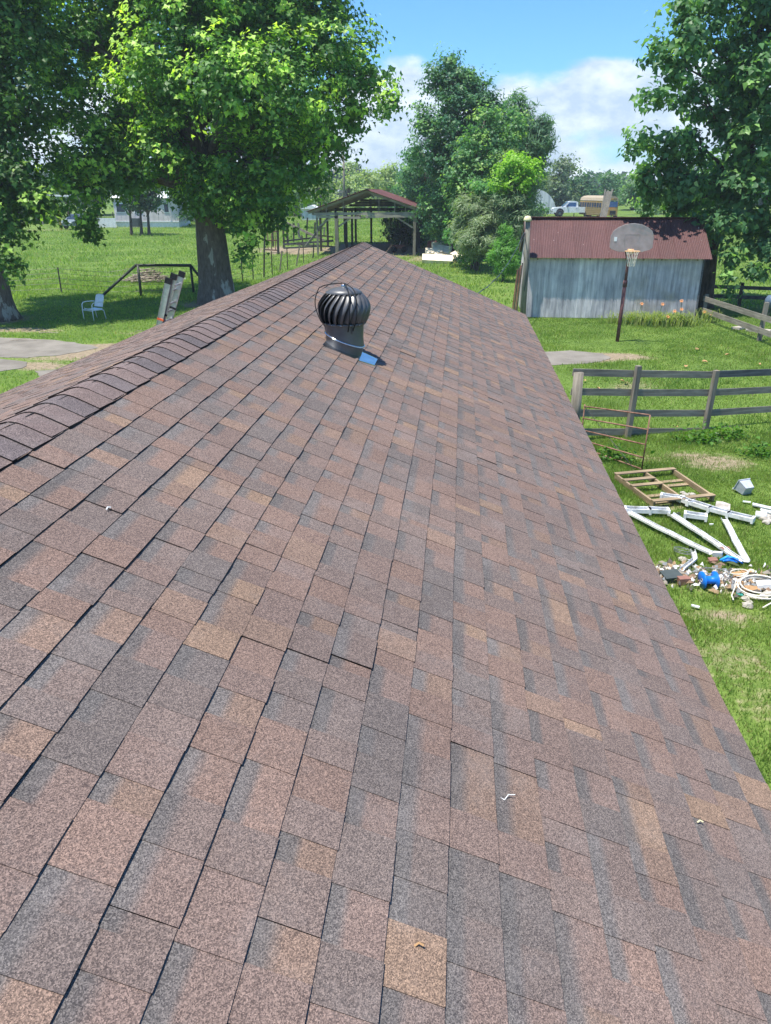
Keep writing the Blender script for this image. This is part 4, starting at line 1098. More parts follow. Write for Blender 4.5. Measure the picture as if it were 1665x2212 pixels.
# utility pole at the shed corner and the cable
pl = thing('utility_pole', 'weathered wooden pole at the front left corner of the shed with a cream cap', 'pole', (2.60, 32.05, 0))
mb = MB(); mb.tube([(0, 0, -.1), (0.0, 0, 2), (-0.04, 0, 3.74)], [.115, .105, .095], 14); mb.build('post', 'barn_post', pl, True)
mb = MB(); mb.lathe([(0, .15), (.10, .13), (.15, .03), (.165, -.04), (.14, -.05), (0, -.02)], 14, (-.06, 0, 3.74)); mb.build('cap', 'cream', pl, True)
mb = MB(); mb.tube([(.1, -.09, 2.8), (.10, -.11, 2.0), (-.02, -.12, 1.1)], .010, 5); mb.tube([(-.1, -.05, 3.3), (-.24, -.1, 2.9), (-.16, -.1, 2.6), (-.09, -.08, 2.3)], .012, 5); mb.build('conduit', 'cable', pl, True)
mb = MB(); A = Vector((2.44, 32.0, 3.30)); B = Vector((-0.62, 14.75, 2.72)); P = []
for i in range(25):
    t = i / 24; p = A.lerp(B, t); p.z -= 0.85 * 4 * t * (1 - t) * (1 - .25 * t); P.append(p)
mb.tube(P, 0.010, 6)
P2 = [p + Vector((0.02 * math.cos(i * 1.9), 0.0, 0.022 * math.sin(i * 1.9))) for i, p in enumerate(P)]
mb.tube(P2, 0.007, 5); cb = mb.build('service_cable', 'cable', None, True); tag(cb, 'dark twisted cable sagging from the pole to the house roof', 'cable')

# ------------------------------------------------------------------ basketball hoop
hp = thing('basketball_hoop', 'basketball hoop on a maroon pole in front of the shed', 'basketball hoop', (5.46, 27.2, 0))
mb = MB(); mb.tube([(0, 0, -.05), (0.04, 0, 1.95)], .062, 12); mb.tube([(0.045, 0, 1.9), (0.06, 0, 2.95)], .048, 12); mb.tube([(0.04, 0, 1.82), (0.045, 0, 2.02)], .072, 12); mb.build('pole', 'hoop_pole', hp, True)
bz, by = 3.28, -.32; bx = 0.03
outl = [(-.67, -.20), (-.67, .14), (-.60, .30), (-.46, .40), (-.25, .49), (0, .52), (.25, .49), (.46, .40), (.60, .30), (.67, .14), (.67, -.20), (.60, -.26), (.36, -.33), (-.36, -.33), (-.60, -.26)]
RX = Matrix.Translation((bx, by, bz)) @ Matrix.Rotation(rad(90), 4, 'X')
mb = MB(); mb.prism(outl, .018, RX); mb.build('backboard', 'acrylic', hp)
mb = MB(); P = [RX @ Vector((x, y, 0.009)) for x, y in outl]; P.append(P[0]); mb.tube(P, .010, 6, False); mb.build('backboard_frame', 'acrylic', hp, True)
mb = MB(); P = [(-.23, -.14), (-.23, .2), (.23, .2), (.23, -.14)]
for a, b in zip(P, P[1:]): mb.beam(RX @ Vector((*a, .022)), RX @ Vector((*b, .022)), .012, .004, (0, 1, 0))
mb.build('target_square', 'acrylic', hp)
mb = MB(); mb.box((bx - .52, by - .024, bz + .05), (.09, .004, .13)); mb.build('sticker', 'white', hp)
mb = MB()
for s in (-1, 1):
    mb.beam((bx + s * .045, 0, 2.72), (bx + s * .26, by + .02, bz + .14), .022, .022); mb.beam((bx + s * .05, 0, 2.9), (bx + s * .09, by + .02, bz - .26), .022, .03)
mb.build('bracket', 'steelpost', hp)
ry = by - .10 - .225; rzz = 2.98
mb = MB(); P = [(bx + .228 * math.cos(a), ry + .228 * math.sin(a), rzz) for a in [i * math.pi / 16 for i in range(33)]]; mb.tube(P, .013, 8, False)
mb.beam((bx - .07, by - .02, rzz), (bx - .07, ry + .2, rzz), .02, .012); mb.beam((bx + .07, by - .02, rzz), (bx + .07, ry + .2, rzz), .02, .012); mb.box((bx, by - .012, rzz - .02), (.2, .02, .14)); mb.build('rim', 'rim', hp, True)
mb = MB()
for i in range(12):
    a0 = i * math.pi / 6
    for sg in (1, -1):
        P = []
        for k in range(5):
            t = k / 4; r_ = .22 - .10 * t ** .7; a = a0 + sg * t * .9; P.append((bx + r_ * math.cos(a) * .9, ry + r_ * math.sin(a), rzz - .46 * t))
        mb.tube(P, .0055, 4, False)
mb.build('net', 'hose', hp)

# ------------------------------------------------------------------ fences on the right
def board(mb, a, b, w=.025, h=.14): mb.beam(a, b, w, h)
fb = thing('board_fence', 'grey weathered four-board fence with square posts near the house', 'fence', (3.6, 15.9, 0))
p1 = Vector((2.44, 15.42, 0)); p2 = Vector(at(1355, 945)); p3 = Vector(at(1522, 929))
p2.z = p3.z = 0
dirv = (p3 - p2).normalized(); p4 = p3 + dirv * 1.95; p5 = p4 + dirv * 1.95; p6 = p5 + dirv * 1.95
DZ = [.15, .04, -.10, -.15, -.17, -.18]
tops = {0: 1.36, 1: 1.50, 2: 1.29, 3: 1.26, 4: 1.25, 5: 1.25}
nrm = Vector((-dirv.y, dirv.x, 0))
for i, p in enumerate((p1, p2, p3, p4, p5, p6)):
    mb = MB(); lean = Vector((.05, .02, 0)) if i in (1, 2) else Vector()
    if i == 0: mb.tube([p + Vector((0, 0, -.1)), p + Vector((-.02, 0, 1.44))], [.105, .10], 14)
    else: mb.beam(p + Vector((0, 0, -.1)), p + lean + Vector((0, 0, tops[i])), .10, .10, (dirv.x, dirv.y, 0))
    mb.build('post', 'grey_wood_z', fb, i == 0, world=True)
segs = [(p1 + dirv * -.12, p2), (p2, p3), (p3, p4), (p4, p5), (p5, p6)]
for i, (a, b) in enumerate(segs):
    for j, z in enumerate((.06, .46, .90, 1.29)):
        zz = z + (DZ[i] + DZ[i + 1]) / 2; sl = -math.atan2(DZ[i + 1] - DZ[i], (b - a).length)
        off = nrm * .068
        mb = MB(); L = (b - a).length
        c = a.lerp(b, .5) + off + Vector((0, 0, zz)); ang = math.atan2((b - a).y, (b - a).x)
        mb.box((0, 0, 0), (L - .006, .026, .142)); o = mb.build('board', 'dark_wood_x' if (j == 3 and i >= 2) else 'grey_wood_x', fb)
        o.location = c - Vector(fb.location); o.rotation_euler = (0, sl + rnd.uniform(-.006, .006), ang + rnd.uniform(-.004, .004))
        if j == 3 and i >= 2: o['label'] = 'blackened top board'
# rusty gate leaning open at the first post
gt = thing('tube_gate', 'rusty thin-barred gate standing open beside the eave at the round post', 'gate', tuple(p1 + Vector((.1, -.12, 0))))
gb = Vector(at(1385, 1020)); gb.z = 0
ga = Vector((2.52, 14.95, 0))
bars = [(.88, 1.04), (.64, .77), (.40, .49), (.20, .24), (.05, .02)]
for z0, z1 in bars:
    mb = MB(); mb.tube([ga + Vector((0, 0, z0)), gb + Vector((0, 0, z1 + .04))], .014, 7); mb.build('bar', 'rustbar', gt, True, world=True)
mb = MB(); mb.tube([gb + Vector((0, 0, 0)), gb + Vector((.02, 0, 1.08))], .013, 7); mb.tube([ga + Vector((0, 0, .05)), ga + Vector((0, 0, .92))], .013, 7); mb.build('upright', 'rustbar', gt, True, world=True)
mb = MB(); mb.tube([ga + Vector((0, 0, .88)), ga.lerp(gb, .62) + Vector((0, 0, .27)), gb + Vector((-.1, -.02, .02))], .006, 5); mb.build('diagonal_rod', 'wire', gt, True, world=True)

f2 = thing('rail_fence', 'two-rail wooden fence running from the shed corner to the right edge', 'fence', (10.1, 30.5, 0))
a = Vector(at(1517, 690)); b = Vector(at(1639, 737)); b2 = b + (b - a) * .9
for p, h in ((a, .98), (b, 1.30), (b2, 1.3)):
    mb = MB(); mb.beam((p.x, p.y, -.1), (p.x + .03, p.y, h), .13, .13); mb.build('post', 'grey_wood_z', f2, world=True)
for s, e in ((a, b), (b, b2)):
    for z in (.38, .82):
        mb = MB(); mb.box((0, 0, 0), ((e - s).length, .03, .19)); o = mb.build('rail', 'grey_wood_x', f2)
        o.location = s.lerp(e, .5) + Vector((-.09, 0, z)) - Vector(f2.location); o.rotation_euler = (0, 0, math.atan2((e - s).y, (e - s).x))
f3 = thing('rail_fence', 'dark rail fence behind the shed right of its back corner', 'fence', (11.5, 36.5, 0))
for x in (9.9, 12.4, 15):
    mb = MB(); mb.box((x, 37.0 - (x - 9.9) * .25, .5), (.12, .12, 1.1)); mb.build('post', 'dark_post', f3, world=True)
for z in (.45, .85):
    mb = MB(); mb.beam((9.9, 36.9, z), (15, 35.65, z), .03, .15); mb.build('rail', 'dark_wood_x', f3, world=True)
# pale sheeting on the ground by the fence
mb = MB(); c = at(1625, 716); 
for i in range(3):
    q = Vector(at(1598 + i * 26, 711 + i * 4)); mb.box((q.x, q.y, .05), (.55, .35, .08), (rnd.uniform(-.1, .1), rnd.uniform(-.1, .1), rnd.uniform(0, 3)))
o = mb.build('stone_slab', 'rubble'); tag(o, 'pale broken slab under the rail fence at the right edge', 'slab')
q = at(1650, 690); mb = MB(); mb.lathe([(0, .62), (.2, .58), (.29, .42), (.3, .34), (.26, .15), (.1, .05), (0, .04)], 16, (0, 0, .35))
bq = thing('kettle_grill', 'round blue-grey lidded grill beside the rail fence post', 'grill', (q.x + .2, q.y, 0)); mb.build('bowl', flat('grill_enamel', (.10, .14, .20), .3), bq, True)
for k in range(3):
    a_ = k * 2.09; mb = MB(); mb.tube([(.14 * math.cos(a_), .14 * math.sin(a_), .45), (.28 * math.cos(a_), .28 * math.sin(a_), 0)], .014, 6); mb.build('leg', 'steelpost', bq)

# daylilies in front of the shed
r = np.random.default_rng(55)
def strap_plant(name, label, c, rx, ry, n, h, w, cols, cat='plant', flowers=(), fh=.9):
    t = thing(name, label, cat, (c[0], c[1], 0))
    x = r.normal(0, rx * .5, n); y = r.normal(0, ry * .5, n); a = r.uniform(0, 6.28, n); H = h * r.uniform(.5, 1.1, n); R = H * r.uniform(.4, .9, n)
    V, Fq, Cc = [], [], []
    for i in range(n):
        ca, sa = math.cos(a[i]), math.sin(a[i]); k0 = len(V); cc = np.array(cols[0]) + (np.array(cols[1]) - cols[0]) * r.uniform()
        for k in range(4):
            u = k / 3; px = x[i] + ca * R[i] * u ** 1.3; py = y[i] + sa * R[i] * u ** 1.3; pz = H[i] * (math.sin(u * 2.1)) ; ww = w * (1 - .85 * u)
            V += [(px - sa * ww, py + ca * ww, pz), (px + sa * ww, py - ca * ww, pz)]; Cc += [cc, cc]
        for k in range(3): Fq.append((k0 + 2 * k, k0 + 2 * k + 1, k0 + 2 * k + 3, k0 + 2 * k + 2))
    npmesh('leaf_blades', V, Fq, 'grass', t, np.array(Cc))
    for fx, fy, fz in flowers:
        mb = MB(); mb.tube([(fx * .4, fy * .4, 0), (fx * .8, fy * .8, fz * .6), (fx, fy, fz)], .008, 4); mb.build('stem', flat_stem, t)
        mb = MB()
        for k in range(6):
            a_ = k * 1.047; ca, sa = math.cos(a_), math.sin(a_)
            mb.add([(0, 0, 0), (.055 * ca - .022 * sa, .055 * sa + .022 * ca, .05), (.115 * ca, .115 * sa, .035), (.055 * ca + .022 * sa, .055 * sa - .022 * ca, .05)], [(0, 1, 2, 3)])
        o = mb.build('flower', 'petal', t); o.location = (fx, fy, fz); o.rotation_euler = (rad(50), 0, rnd.uniform(-.5, .5)); o.scale = (.75, .75, .75)
    return t
flat_stem = flat('flower_stem', (.10, .17, .05), .7)
def fl_at(px, py, y, c): 
    p = aty(px, py, y); return (p.x - c[0], p.y - c[1], p.z)
cols = ((.12, .20, .05), (.32, .36, .13))
specs = [((6.75, 31.2), [(1386, 657, 31.3)], 'small daylily clump with one orange bloom left of the others by the shed'),
         ((7.35, 30.9), [(1431, 658, 31.0)], 'daylily clump with a single orange bloom in front of the rusty wall sheets'),
         ((7.95, 30.9), [(1442, 685, 30.5), (1457, 673, 30.8)], 'daylily clump with two low orange blooms by the shed'),
         ((8.5, 31.0), [(1472, 651, 31.2), (1472, 669, 30.8)], 'daylily clump with two orange blooms one above the other by the shed')]
for c, fl, lab in specs: strap_plant('daylily', lab, c, .85, .5, 260, .46, .020, cols, 'flower plant', [fl_at(a, b, y, c) for a, b, y in fl]); 
c = (9.75, 31.9); strap_plant('daylily', 'daylily clump with two orange blooms at the right corner of the shed', c, .7, .4, 90, .5, .013, cols, 'flower plant', [fl_at(1521, 675, 31.8, c), fl_at(1538, 681, 31.6, c)])
for px, py, lab in [(1535, 950, 'leafy weed growing at the foot of the third fence post'), (1575, 945, 'weed clump under the lowest fence board at right'), (1330, 995, 'low weed beside the rusty gate'), (1500, 955, 'pale leafy weed between the second and third fence posts'), (1640, 985, 'weed at the right edge below the board fence')]:
    p = at(px, py); t = thing('weed', lab, 'weed', (p.x, p.y, 0)); n = 160
    P = np.stack([r.normal(0, .22, n) + p.x, r.normal(0, .13, n) + p.y, np.abs(r.normal(.10, .09, n)) + .02], 1)
    leaves('leaves', P, r.normal(0, .5, (n, 3)) + np.array([0, 0, 1]), r.uniform(.05, .11, n), np.array([.09, .20, .03]) * r.uniform(.7, 1.4, (n, 1)), 'kite', t, .2, 3)
# brown leaves lying about
lv = [(1262, 826), (1257, 822), (1344, 827), (1350, 831), (1626 - 290, 840), (1417, 851), (1480, 795), (1522, 785), (1690 - 140, 805), (1340, 995), (1290, 843), (1640, 790), (1458, 928), (1405, 930), (1570, 770), (1505, 758)]
mb = MB(); mb.add([(-.09, 0, .01), (-.03, -.06, .03), (.08, -.03, .05), (.10, .02, .01), (.03, .07, .03), (-.05, .05, .05), (0, 0, .0)], [(0, 1, 6), (1, 2, 6), (2, 3, 6), (3, 4, 6), (4, 5, 6), (5, 0, 6)])
lf0 = mb.build('dead_leaf', 'deadleaf')
LVL = ['right of the pair just beyond the round gate post', 'left of the pair just beyond the round gate post', 'just behind the top board left of the second fence post', 'right of another leaf behind the top board near the second post',
 'seen between the two upper boards left of the second post', 'between the upper boards right of the second fence post', 'on the grass beyond the fence midway to the shed', 'on the grass beyond the third fence post',
 'farther right of the third fence post beyond the fence', 'at the foot of the rusty gate', 'under the second board right of the round post', 'at the right edge just beyond the blackened top board', 'between the second and third boards right of the second post',
 'between the lower boards right of the second post', 'farthest right of the leaves lying near the daylilies', 'on the lawn between the hoop pole and the board fence']
for i, (px, py) in enumerate(lv):
    o = lf0 if i == 0 else lf0.copy()
    if i: COL.objects.link(o)
    p = at(px, py); o.location = (p.x, p.y, .05); s = rnd.uniform(.55, 1.0); o.scale = (s, s, s); o.rotation_euler = (rnd.uniform(-.3, .3), rnd.uniform(-.3, .3), rnd.uniform(0, 6))
    tag(o, 'curled tan dead leaf ' + LVL[i], 'leaf', 'dead leaves on the lawn')

_m = M('mixed_litter', .8); _m.col(_m.n('ShaderNodeAttribute', attribute_name='Col').outputs['Color']); flat_attr = _m.m
# ------------------------------------------------------------------ pallet and debris
cs = [Vector(at(*p)) for p in ((1326, 1036), (1454, 1024), (1542, 1084), (1409, 1098))]
pa = thing('pallet', 'broken upturned wooden pallet lying on the lawn beside the eave', 'pallet', (cs[0].x, cs[0].y, 0))
for k in range(3):
    t_ = (0.02, .5, .98)[k]; a = cs[0].lerp(cs[1], t_); b = cs[3].lerp(cs[2], t_)
    mb = MB(); mb.box((0, 0, .06), ((b - a).length, .04, .095)); o = mb.build('stringer', 'pallet', pa)
    o.location = a.lerp(b, .5) - Vector(pa.location); o.rotation_euler = (0, 0, math.atan2((b - a).y, (b - a).x))
for (u0, u1, v, top) in [(0, 1, .02, 1), (0, .5, .26, 1), (0, .5, .46, 1), (0, .5, .68, 0), (0, .6, .88, 0), (.55, 1, .98, 1), (.5, 1, .28, 0), (.5, 1, .42, 0), (0, .45, .98, 1)]:
    a = cs[0].lerp(cs[3], v).lerp(cs[1].lerp(cs[2], v), u0); b = cs[0].lerp(cs[3], v).lerp(cs[1].lerp(cs[2], v), u1)
    mb = MB(); mb.box((0, 0, 0), ((b - a).length, .10, .018)); o = mb.build('slat', 'pallet', pa)
    o.location = a.lerp(b, .5) + Vector((0, 0, .118 if top else .022)) - Vector(pa.location); o.rotation_euler = (0, 0, math.atan2((b - a).y, (b - a).x) + rnd.uniform(-.02, .02))
def rock(name, label, p, s, mat, cat='stone', group=None, flatn=.55):
    mb = MB(); bm = []
    n = 7; V = []
    for i in range(4):
        for j in range(n):
            th = 2 * math.pi * j / n; ph = (-.9 + 1.8 * i / 3); rr = math.cos(ph) * rnd.uniform(.8, 1.15)
            V.append((s * rr * math.cos(th), s * rr * math.sin(th), s * flatn * (math.sin(ph) + .75) * rnd.uniform(.85, 1.1)))
    mb.add(V, [f for i in range(3) for f in strip(V, i, i + 1, n)] + [tuple(reversed(range(n))), tuple(range(3 * n, 4 * n))])
    o = mb.build(name, mat); o.location = (p[0], p[1], p[2] if len(p) > 2 else 0); o.rotation_euler = (0, 0, rnd.uniform(0, 6)); return tag(o, label, cat, group)
for (x, y) in [(790, 380), (810, 400), (900, 385), (925, 400), (960, 390), (985, 400), (960, 420), (990, 430), (840, 410), (770, 365), (880, 420)]:
    rock('rubble_stone', 'small grey rubble stone lying inside the pallet', c7(x, y), rnd.uniform(.035, .06), 'rubble', 'stone', 'rubble stones in the pallet')
# gutter lengths: troughs with lips
def gutter(name, label, pts, w=.11, d=.07, z=.03, mat='whitedirty', up=True, seams=True):
    t = thing(name, label, 'gutter', (pts[0].x, pts[0].y, 0))
    prof = [(-w / 2, d), (-w / 2, d * .2), (-w * .3, 0), (w * .3, 0), (w / 2, d * .5), (w / 2, d), (w * .40, d)]
    if not up: prof = [(a, d - b) for a, b in prof]
    for (a, b) in zip(pts, pts[1:]):
        dv = (b - a); L = dv.length; dv.normalize(); s = Vector((-dv.y, dv.x, 0)).normalized()
        V = []
        m = max(2, int(L / .25))
        for k in range(m + 1):
            q = a.lerp(b, k / m) + Vector((0, 0, z + rnd.uniform(0, .012))); wob = rnd.uniform(.92, 1.08)
            V += [q + s * x * wob + Vector((0, 0, h)) for x, h in prof]
        n = len(prof); Fq = [(k * n + j, k * n + j + 1, (k + 1) * n + j + 1, (k + 1) * n + j) for k in range(m) for j in range(n - 1)]
        mb = MB(); mb.add(V, Fq); o = mb.build('trough', mat, t, world=True); sm = o.modifiers.new('thick', 'SOLIDIFY'); sm.thickness = .003
        if seams:
            for e in (a, b):
                mb = MB(); q = e + Vector((0, 0, z))
                mb.beam(q + s * (w * .56) + Vector((0, 0, d * .5)) , q - s * (w * .56) + Vector((0, 0, d * .5)), .035, d * 1.15); mb.build('joint', 'white', t, world=True)
    return t
A = [Vector(c7(*p)) for p in ((712, 445), (880, 470), (955, 505), (1130, 560), (1290, 605), (1500, 655))]
gutter('gutter', 'long broken white gutter lying across the corner of the pallet', A, .13, .075, .055)
gutter('gutter', 'short white gutter length nearest the roof edge beyond the long strips', [Vector(c7(*p)) for p in ((400, 565), (610, 572), (770, 580))], .14, .08, .05)
gutter('gutter', 'short white gutter piece between the two diagonal strips', [Vector(c7(*p)) for p in ((915, 610), (1095, 632))], .14, .08, .05)
gutter('fascia_strip', 'longest white strip running from the roof edge to the rubbish', [Vector(c7(*p)) for p in ((380, 548), (455, 600), (800, 775), (1140, 945))], .09, .04, .06, seams=False)
gutter('fascia_strip', 'wide white diagonal strip in the middle of the scattered gutters', [Vector(c7(*p)) for p in ((790, 600), (1090, 800), (1390, 1010))], .10, .04, .07, seams=False)
gutter('fascia_strip', 'narrow white strip lying on the right of the scattered gutters', [Vector(c7(*p)) for p in ((1250, 635), (1345, 820), (1445, 1010))], .09, .035, .06, seams=False)
gutter('downspout_piece', 'short bent white piece standing up in the rubbish', [Vector(c7(980, 925)), Vector(c7(1000, 1000)), Vector(c7(890, 1085))], .06, .05, .06, seams=False)
gutter('downspout_piece', 'white broken strip leading from the bent piece to the blue spool', [Vector(c7(990, 1030)), Vector(c7(1100, 1110))], .06, .03, .03, seams=False)
mb = MB(); p = c7(840, 595)
for k in range(5): 
    a_ = rnd.uniform(-.5, .5); mb.beam((-.07, rnd.uniform(-.03, .03), .06), (.08 * math.cos(a_), .08 * math.sin(a_) + .02, rnd.uniform(.04, .09)), .012, .012)
o = mb.build('bracket_scrap', 'darkbox'); o.location = p; tag(o, 'small black metal scrap lying on the white diagonal strip', 'scrap')
# blue spool
sp = thing('cable_spool', 'bright blue plastic spool at the near edge of the rubbish', 'spool', tuple(c7(1125, 1195)))
prof = [(.02, 0), (.10, 0), (.10, .010), (.045, .014), (.045, .13), (.10, .135), (.10, .145), (.02, .145)]
mb = MB(); mb.lathe(prof, 22); o = mb.build('spool_body', 'blue', sp, True); o.rotation_euler = (0, rad(90), rad(8)); o.location = (-.08, 0, .10)
mb = MB(); mb.lathe([(.022, -.004), (.022, .149)], 14); o = mb.build('hub', 'greybin', sp); o.rotation_euler = (0, rad(90), rad(8)); o.location = (-.08, 0, .10)
sb = thing('strap_bundle', 'tangle of blue plastic straps on the far side of the rubbish', 'strap', tuple(c7(1300, 1000)))
for k in range(7):
    mb = MB(); a0 = Vector((rnd.uniform(-.14, -.05), rnd.uniform(-.05, .04), rnd.uniform(.05, .12))); b0_ = Vector((rnd.uniform(.05, .18), rnd.uniform(-.05, .05), rnd.uniform(.04, .1)))
    mb.tube([a0, a0.lerp(b0_, .5) + Vector((0, 0, rnd.uniform(.0, .06))), b0_], rnd.uniform(.010, .022), 6); mb.build('strap', 'bluestrap' if k % 3 else 'blue', sb, True)
bxx = thing('plastic_box', 'dark grey plastic box at the left of the rubbish against the eave', 'box', tuple(c7(795, 1125)))
mb = MB(); mb.box((0, 0, .045), (.24, .18, .08)); mb.build('shell', 'darkbox', bxx); mb = MB(); mb.box((0, 0, .092), (.255, .195, .012)); mb.build('lid', 'darkbox', bxx)
bxx.rotation_euler = (.12, 0, .3)
o = MB().box((0, 0, .05), (.15, .10, .09)).build('brown_block', 'redbrown'); o.location = c7(905, 1160); o.rotation_euler = (0, 0, .2); tag(o, 'red-brown block beside the dark grey plastic box', 'block')
for k, (x, y, w_, h_, mt, lab) in enumerate([(1160, 990, .12, .11, 'redbrown', 'faded brown carton piece next to the blue straps'), (1360, 1120, .16, .12, 'card', 'tan cardboard piece left of the hose coil'), (1440, 1095, .15, .07, 'card', 'orange-tan cardboard strip above the hose coil'), (1490, 1240, .22, .10, 'card', 'long orange-brown board under the hose coil'),
        (1390, 1190, .10, .05, 'card', 'small tan board left of the hose coil'), (1200, 950, .13, .05, 'white', 'white lump at the end of the long white strip'), (1430, 1145, .09, .10, 'white', 'white carton scrap against the hose coil'), (1260, 890, .2, .07, 'redbrown', 'faded pinkish board under the diagonal strip'), (1240, 520, .24, .18, 'rubble', 'tan torn sheet beyond the long gutter'), (1600, 1220, .18, .16, 'white', 'crumpled white plastic inside the hose coil')]):
    mb = MB(); pts = [(-w_ / 2, -h_ / 2), (w_ / 2 * .9, -h_ / 2 * rnd.uniform(.7, 1)), (w_ / 2, h_ / 2 * rnd.uniform(.6, 1)), (0, h_ / 2 * rnd.uniform(.8, 1.2)), (-w_ / 2 * rnd.uniform(.7, 1), h_ / 2)]
    mb.prism(pts, .03 if k not in (5, 9) else .07); o = mb.build('scrap_board', mt); p = c7(x, y); o.location = (p.x, p.y, .05); o.rotation_euler = (rnd.uniform(-.3, .3), rnd.uniform(-.3, .3), rnd.uniform(-.6, .6)); tag(o, lab, 'scrap')
def coil(name, label, c, R, n, rr, mat, seed):
    q = random.Random(seed); mb = MB(); P = []
    for i in range(n * 20):
        a = i / 20 * 2 * math.pi; k = R * (1 + .07 * math.sin(a * .37 + seed) - .03 * (i / 20 / n)) 
        P.append((k * math.cos(a) + .02 * math.sin(a * .21), k * .95 * math.sin(a) + .03 * math.cos(a * .17), .03 + .10 * (i / (n * 20)) + .03 * math.sin(a + seed) + q.uniform(0, .004)))
    mb.tube(P, rr, 6); o = mb.build(name, mat, None, True); o.location = (c.x, c.y, 0); return tag(o, label, 'coil')
coil('hose_coil', 'off-white hose coil at the right edge of the rubbish', Vector(c7(1570, 1235)), .27, 5, .010, 'hose', 1)
coil('hose_coil', 'smaller loose loop of pale hose left of the big coil', Vector(c7(1370, 1115)), .12, 2, .008, 'hose', 2)
coil('wire_coil', 'thin grey wire loops over the blue spool', Vector(c7(1170, 1110)), .20, 4, .004, 'coilwire', 3)
coil('wire_coil', 'thin grey wire loop near the roof edge beside the long strip', Vector(c7(900, 920)), .14, 3, .004, 'coilwire', 4)
mb = MB(); mb.tube([Vector(c7(*p)) + Vector((0, 0, .05)) for p in ((1460, 1130), (1360, 1190), (1320, 1290), (1335, 1330))], .009, 6); o = mb.build('hose_piece', 'hose', None, True); tag(o, 'stray end of pale hose trailing toward the viewer', 'hose')
mb = MB(); mb.tube([Vector(c7(*p)) + Vector((0, 0, .04)) for p in ((1590, 1390), (1680, 1340), (1760, 1330))], .010, 6); o = mb.build('hose_piece', 'hose', None, True); tag(o, 'stray piece of pale hose right below the coil', 'hose')
q = random.Random(4); Vl, Fl, Cl = [], [], []
pal = [(.42, .40, .36), (.25, .22, .18), (.18, .12, .08), (.08, .07, .06), (.28, .19, .11), (.18, .19, .20), (.60, .61, .62), (.06, .08, .03)]
for k in range(420):
    t_ = q.random(); cx, cy = 700 + 1080 * t_, 1075 + 120 * t_
    p = c7(cx + q.gauss(0, 60), cy + q.gauss(0, 52)); s_ = q.uniform(.008, .035); c_ = q.choice(pal); a_ = q.uniform(0, 3.1); e_ = q.uniform(1, 4)
    k0 = len(Vl)
    for dx, dy in ((-1, -1), (1, -1), (1, 1), (-1, 1)):
        x, y = dx * s_ * e_ * .6, dy * s_ * .7
        Vl.append((p.x + x * math.cos(a_) - y * math.sin(a_), p.y + x * math.sin(a_) + y * math.cos(a_), .02 + q.uniform(0, .05)))
    Vl.append((p.x, p.y, .07 + q.uniform(0, .03)))
    for m_ in range(4): Fl.append((k0 + m_, k0 + (m_ + 1) % 4, k0 + 4)); Cl += [c_] * 3
lit = npmesh('litter', Vl, Fl, flat_attr, None, np.array(Cl), 'CORNER', 'stuff'); tag(lit, 'small mixed chips and crumbs scattered through the rubbish', 'litter')
sp.scale = (1.25, 1.25, 1.1)
# grey bin on its side
gbn = thing('storage_bin', 'grey plastic bin lying tilted on the lawn at right', 'bin', tuple(c7(1445, 385)), .2)
V = []
for (z, w_, d_) in ((0, .15, .13), (.0, .14, .12), (.30, .19, .16), (.30, .21, .18), (.32, .21, .18)):
    V += [(-w_, -d_, z), (w_, -d_, z), (w_, d_, z), (-w_, d_, z)]
mb = MB(); mb.add(V, [(3, 2, 1, 0)] + [f for i in range(4) for f in strip(V, i, i + 1, 4)]); o = mb.build('tub', 'greybin', gbn); o.rotation_euler = (rad(-66), 0, .25); o.location = (0, -.06, .08)
o.scale = (.60, .60, .58); o.modifiers.new('thick', 'SOLIDIFY').thickness = .006
for k, (x, y, s) in enumerate([(1455, 460, .05), (1150, 655, .025), (1350, 350, .03), (1010, 1365, .04)]):
    mb = MB(); mb.box((0, 0, .02), (s * 2.4, s, .018), (rnd.uniform(-.2, .2), rnd.uniform(-.2, .2), -.4)); o = mb.build('white_chip', 'white'); o.location = c7(x, y, .02); tag(o, ['white scrap on the grass just below the grey bin', 'tiny white scrap on the grass under the long gutter', 'small pale scrap left of the grey bin', 'white scrap alone on the grass below the rubbish'][k], 'scrap')
mb = MB(); mb.lathe([(0, 0), (.06, 0), (.065, .16), (0, .16)], 14); o = mb.build('white_jug', 'white', None, True); o.location = c7(1530, 560, .06); o.rotation_euler = (rad(90), 0, rad(70)); tag(o, 'white plastic cylinder lying by the stones at the right edge', 'jug')
for k, (x, y) in enumerate([(1560, 590), (1600, 610), (1640, 600), (1620, 640), (1655, 630), (1580, 580), (1680, 610)]):
    rock('rubble_stone', 'tan stone in the small heap below the grey bin at the right edge', c7(x, y), rnd.uniform(.06, .09), 'rubble', 'stone', 'tan stones at the right edge')
for k, (x, y) in enumerate([(1590, 500), (1660, 550)]):
    o = MB().box((0, 0, .02), (.3, .1, .02), (0, .1, -.3)).build('white_scrap', 'whitedirty'); o.location = c7(x, y, .02); tag(o, ['pale flat scrap above the stone heap at the right edge', 'white flat scrap right beside the stone heap at the right edge'][k], 'scrap')
for k, (x, y) in enumerate([(700, 1040), (740, 1050), (790, 1030), (850, 1040), (890, 1030), (820, 1010), (930, 960), (900, 960), (1280, 1140), (1440, 1300), (1480, 1330), (1300, 1160), (1520, 1120), (1590, 1290), (1560, 1180), (1630, 1150), (1640, 1260), (1350, 1070), (1490, 1060), (1460, 1360)]):
    rock('rubble_stone', 'small pale stone or plaster lump scattered through the rubbish', c7(x, y), rnd.uniform(.03, .075), rnd.choice(['rubble', 'stone', 'whitedirty', 'rubble']), 'stone', 'pale lumps in the rubbish')
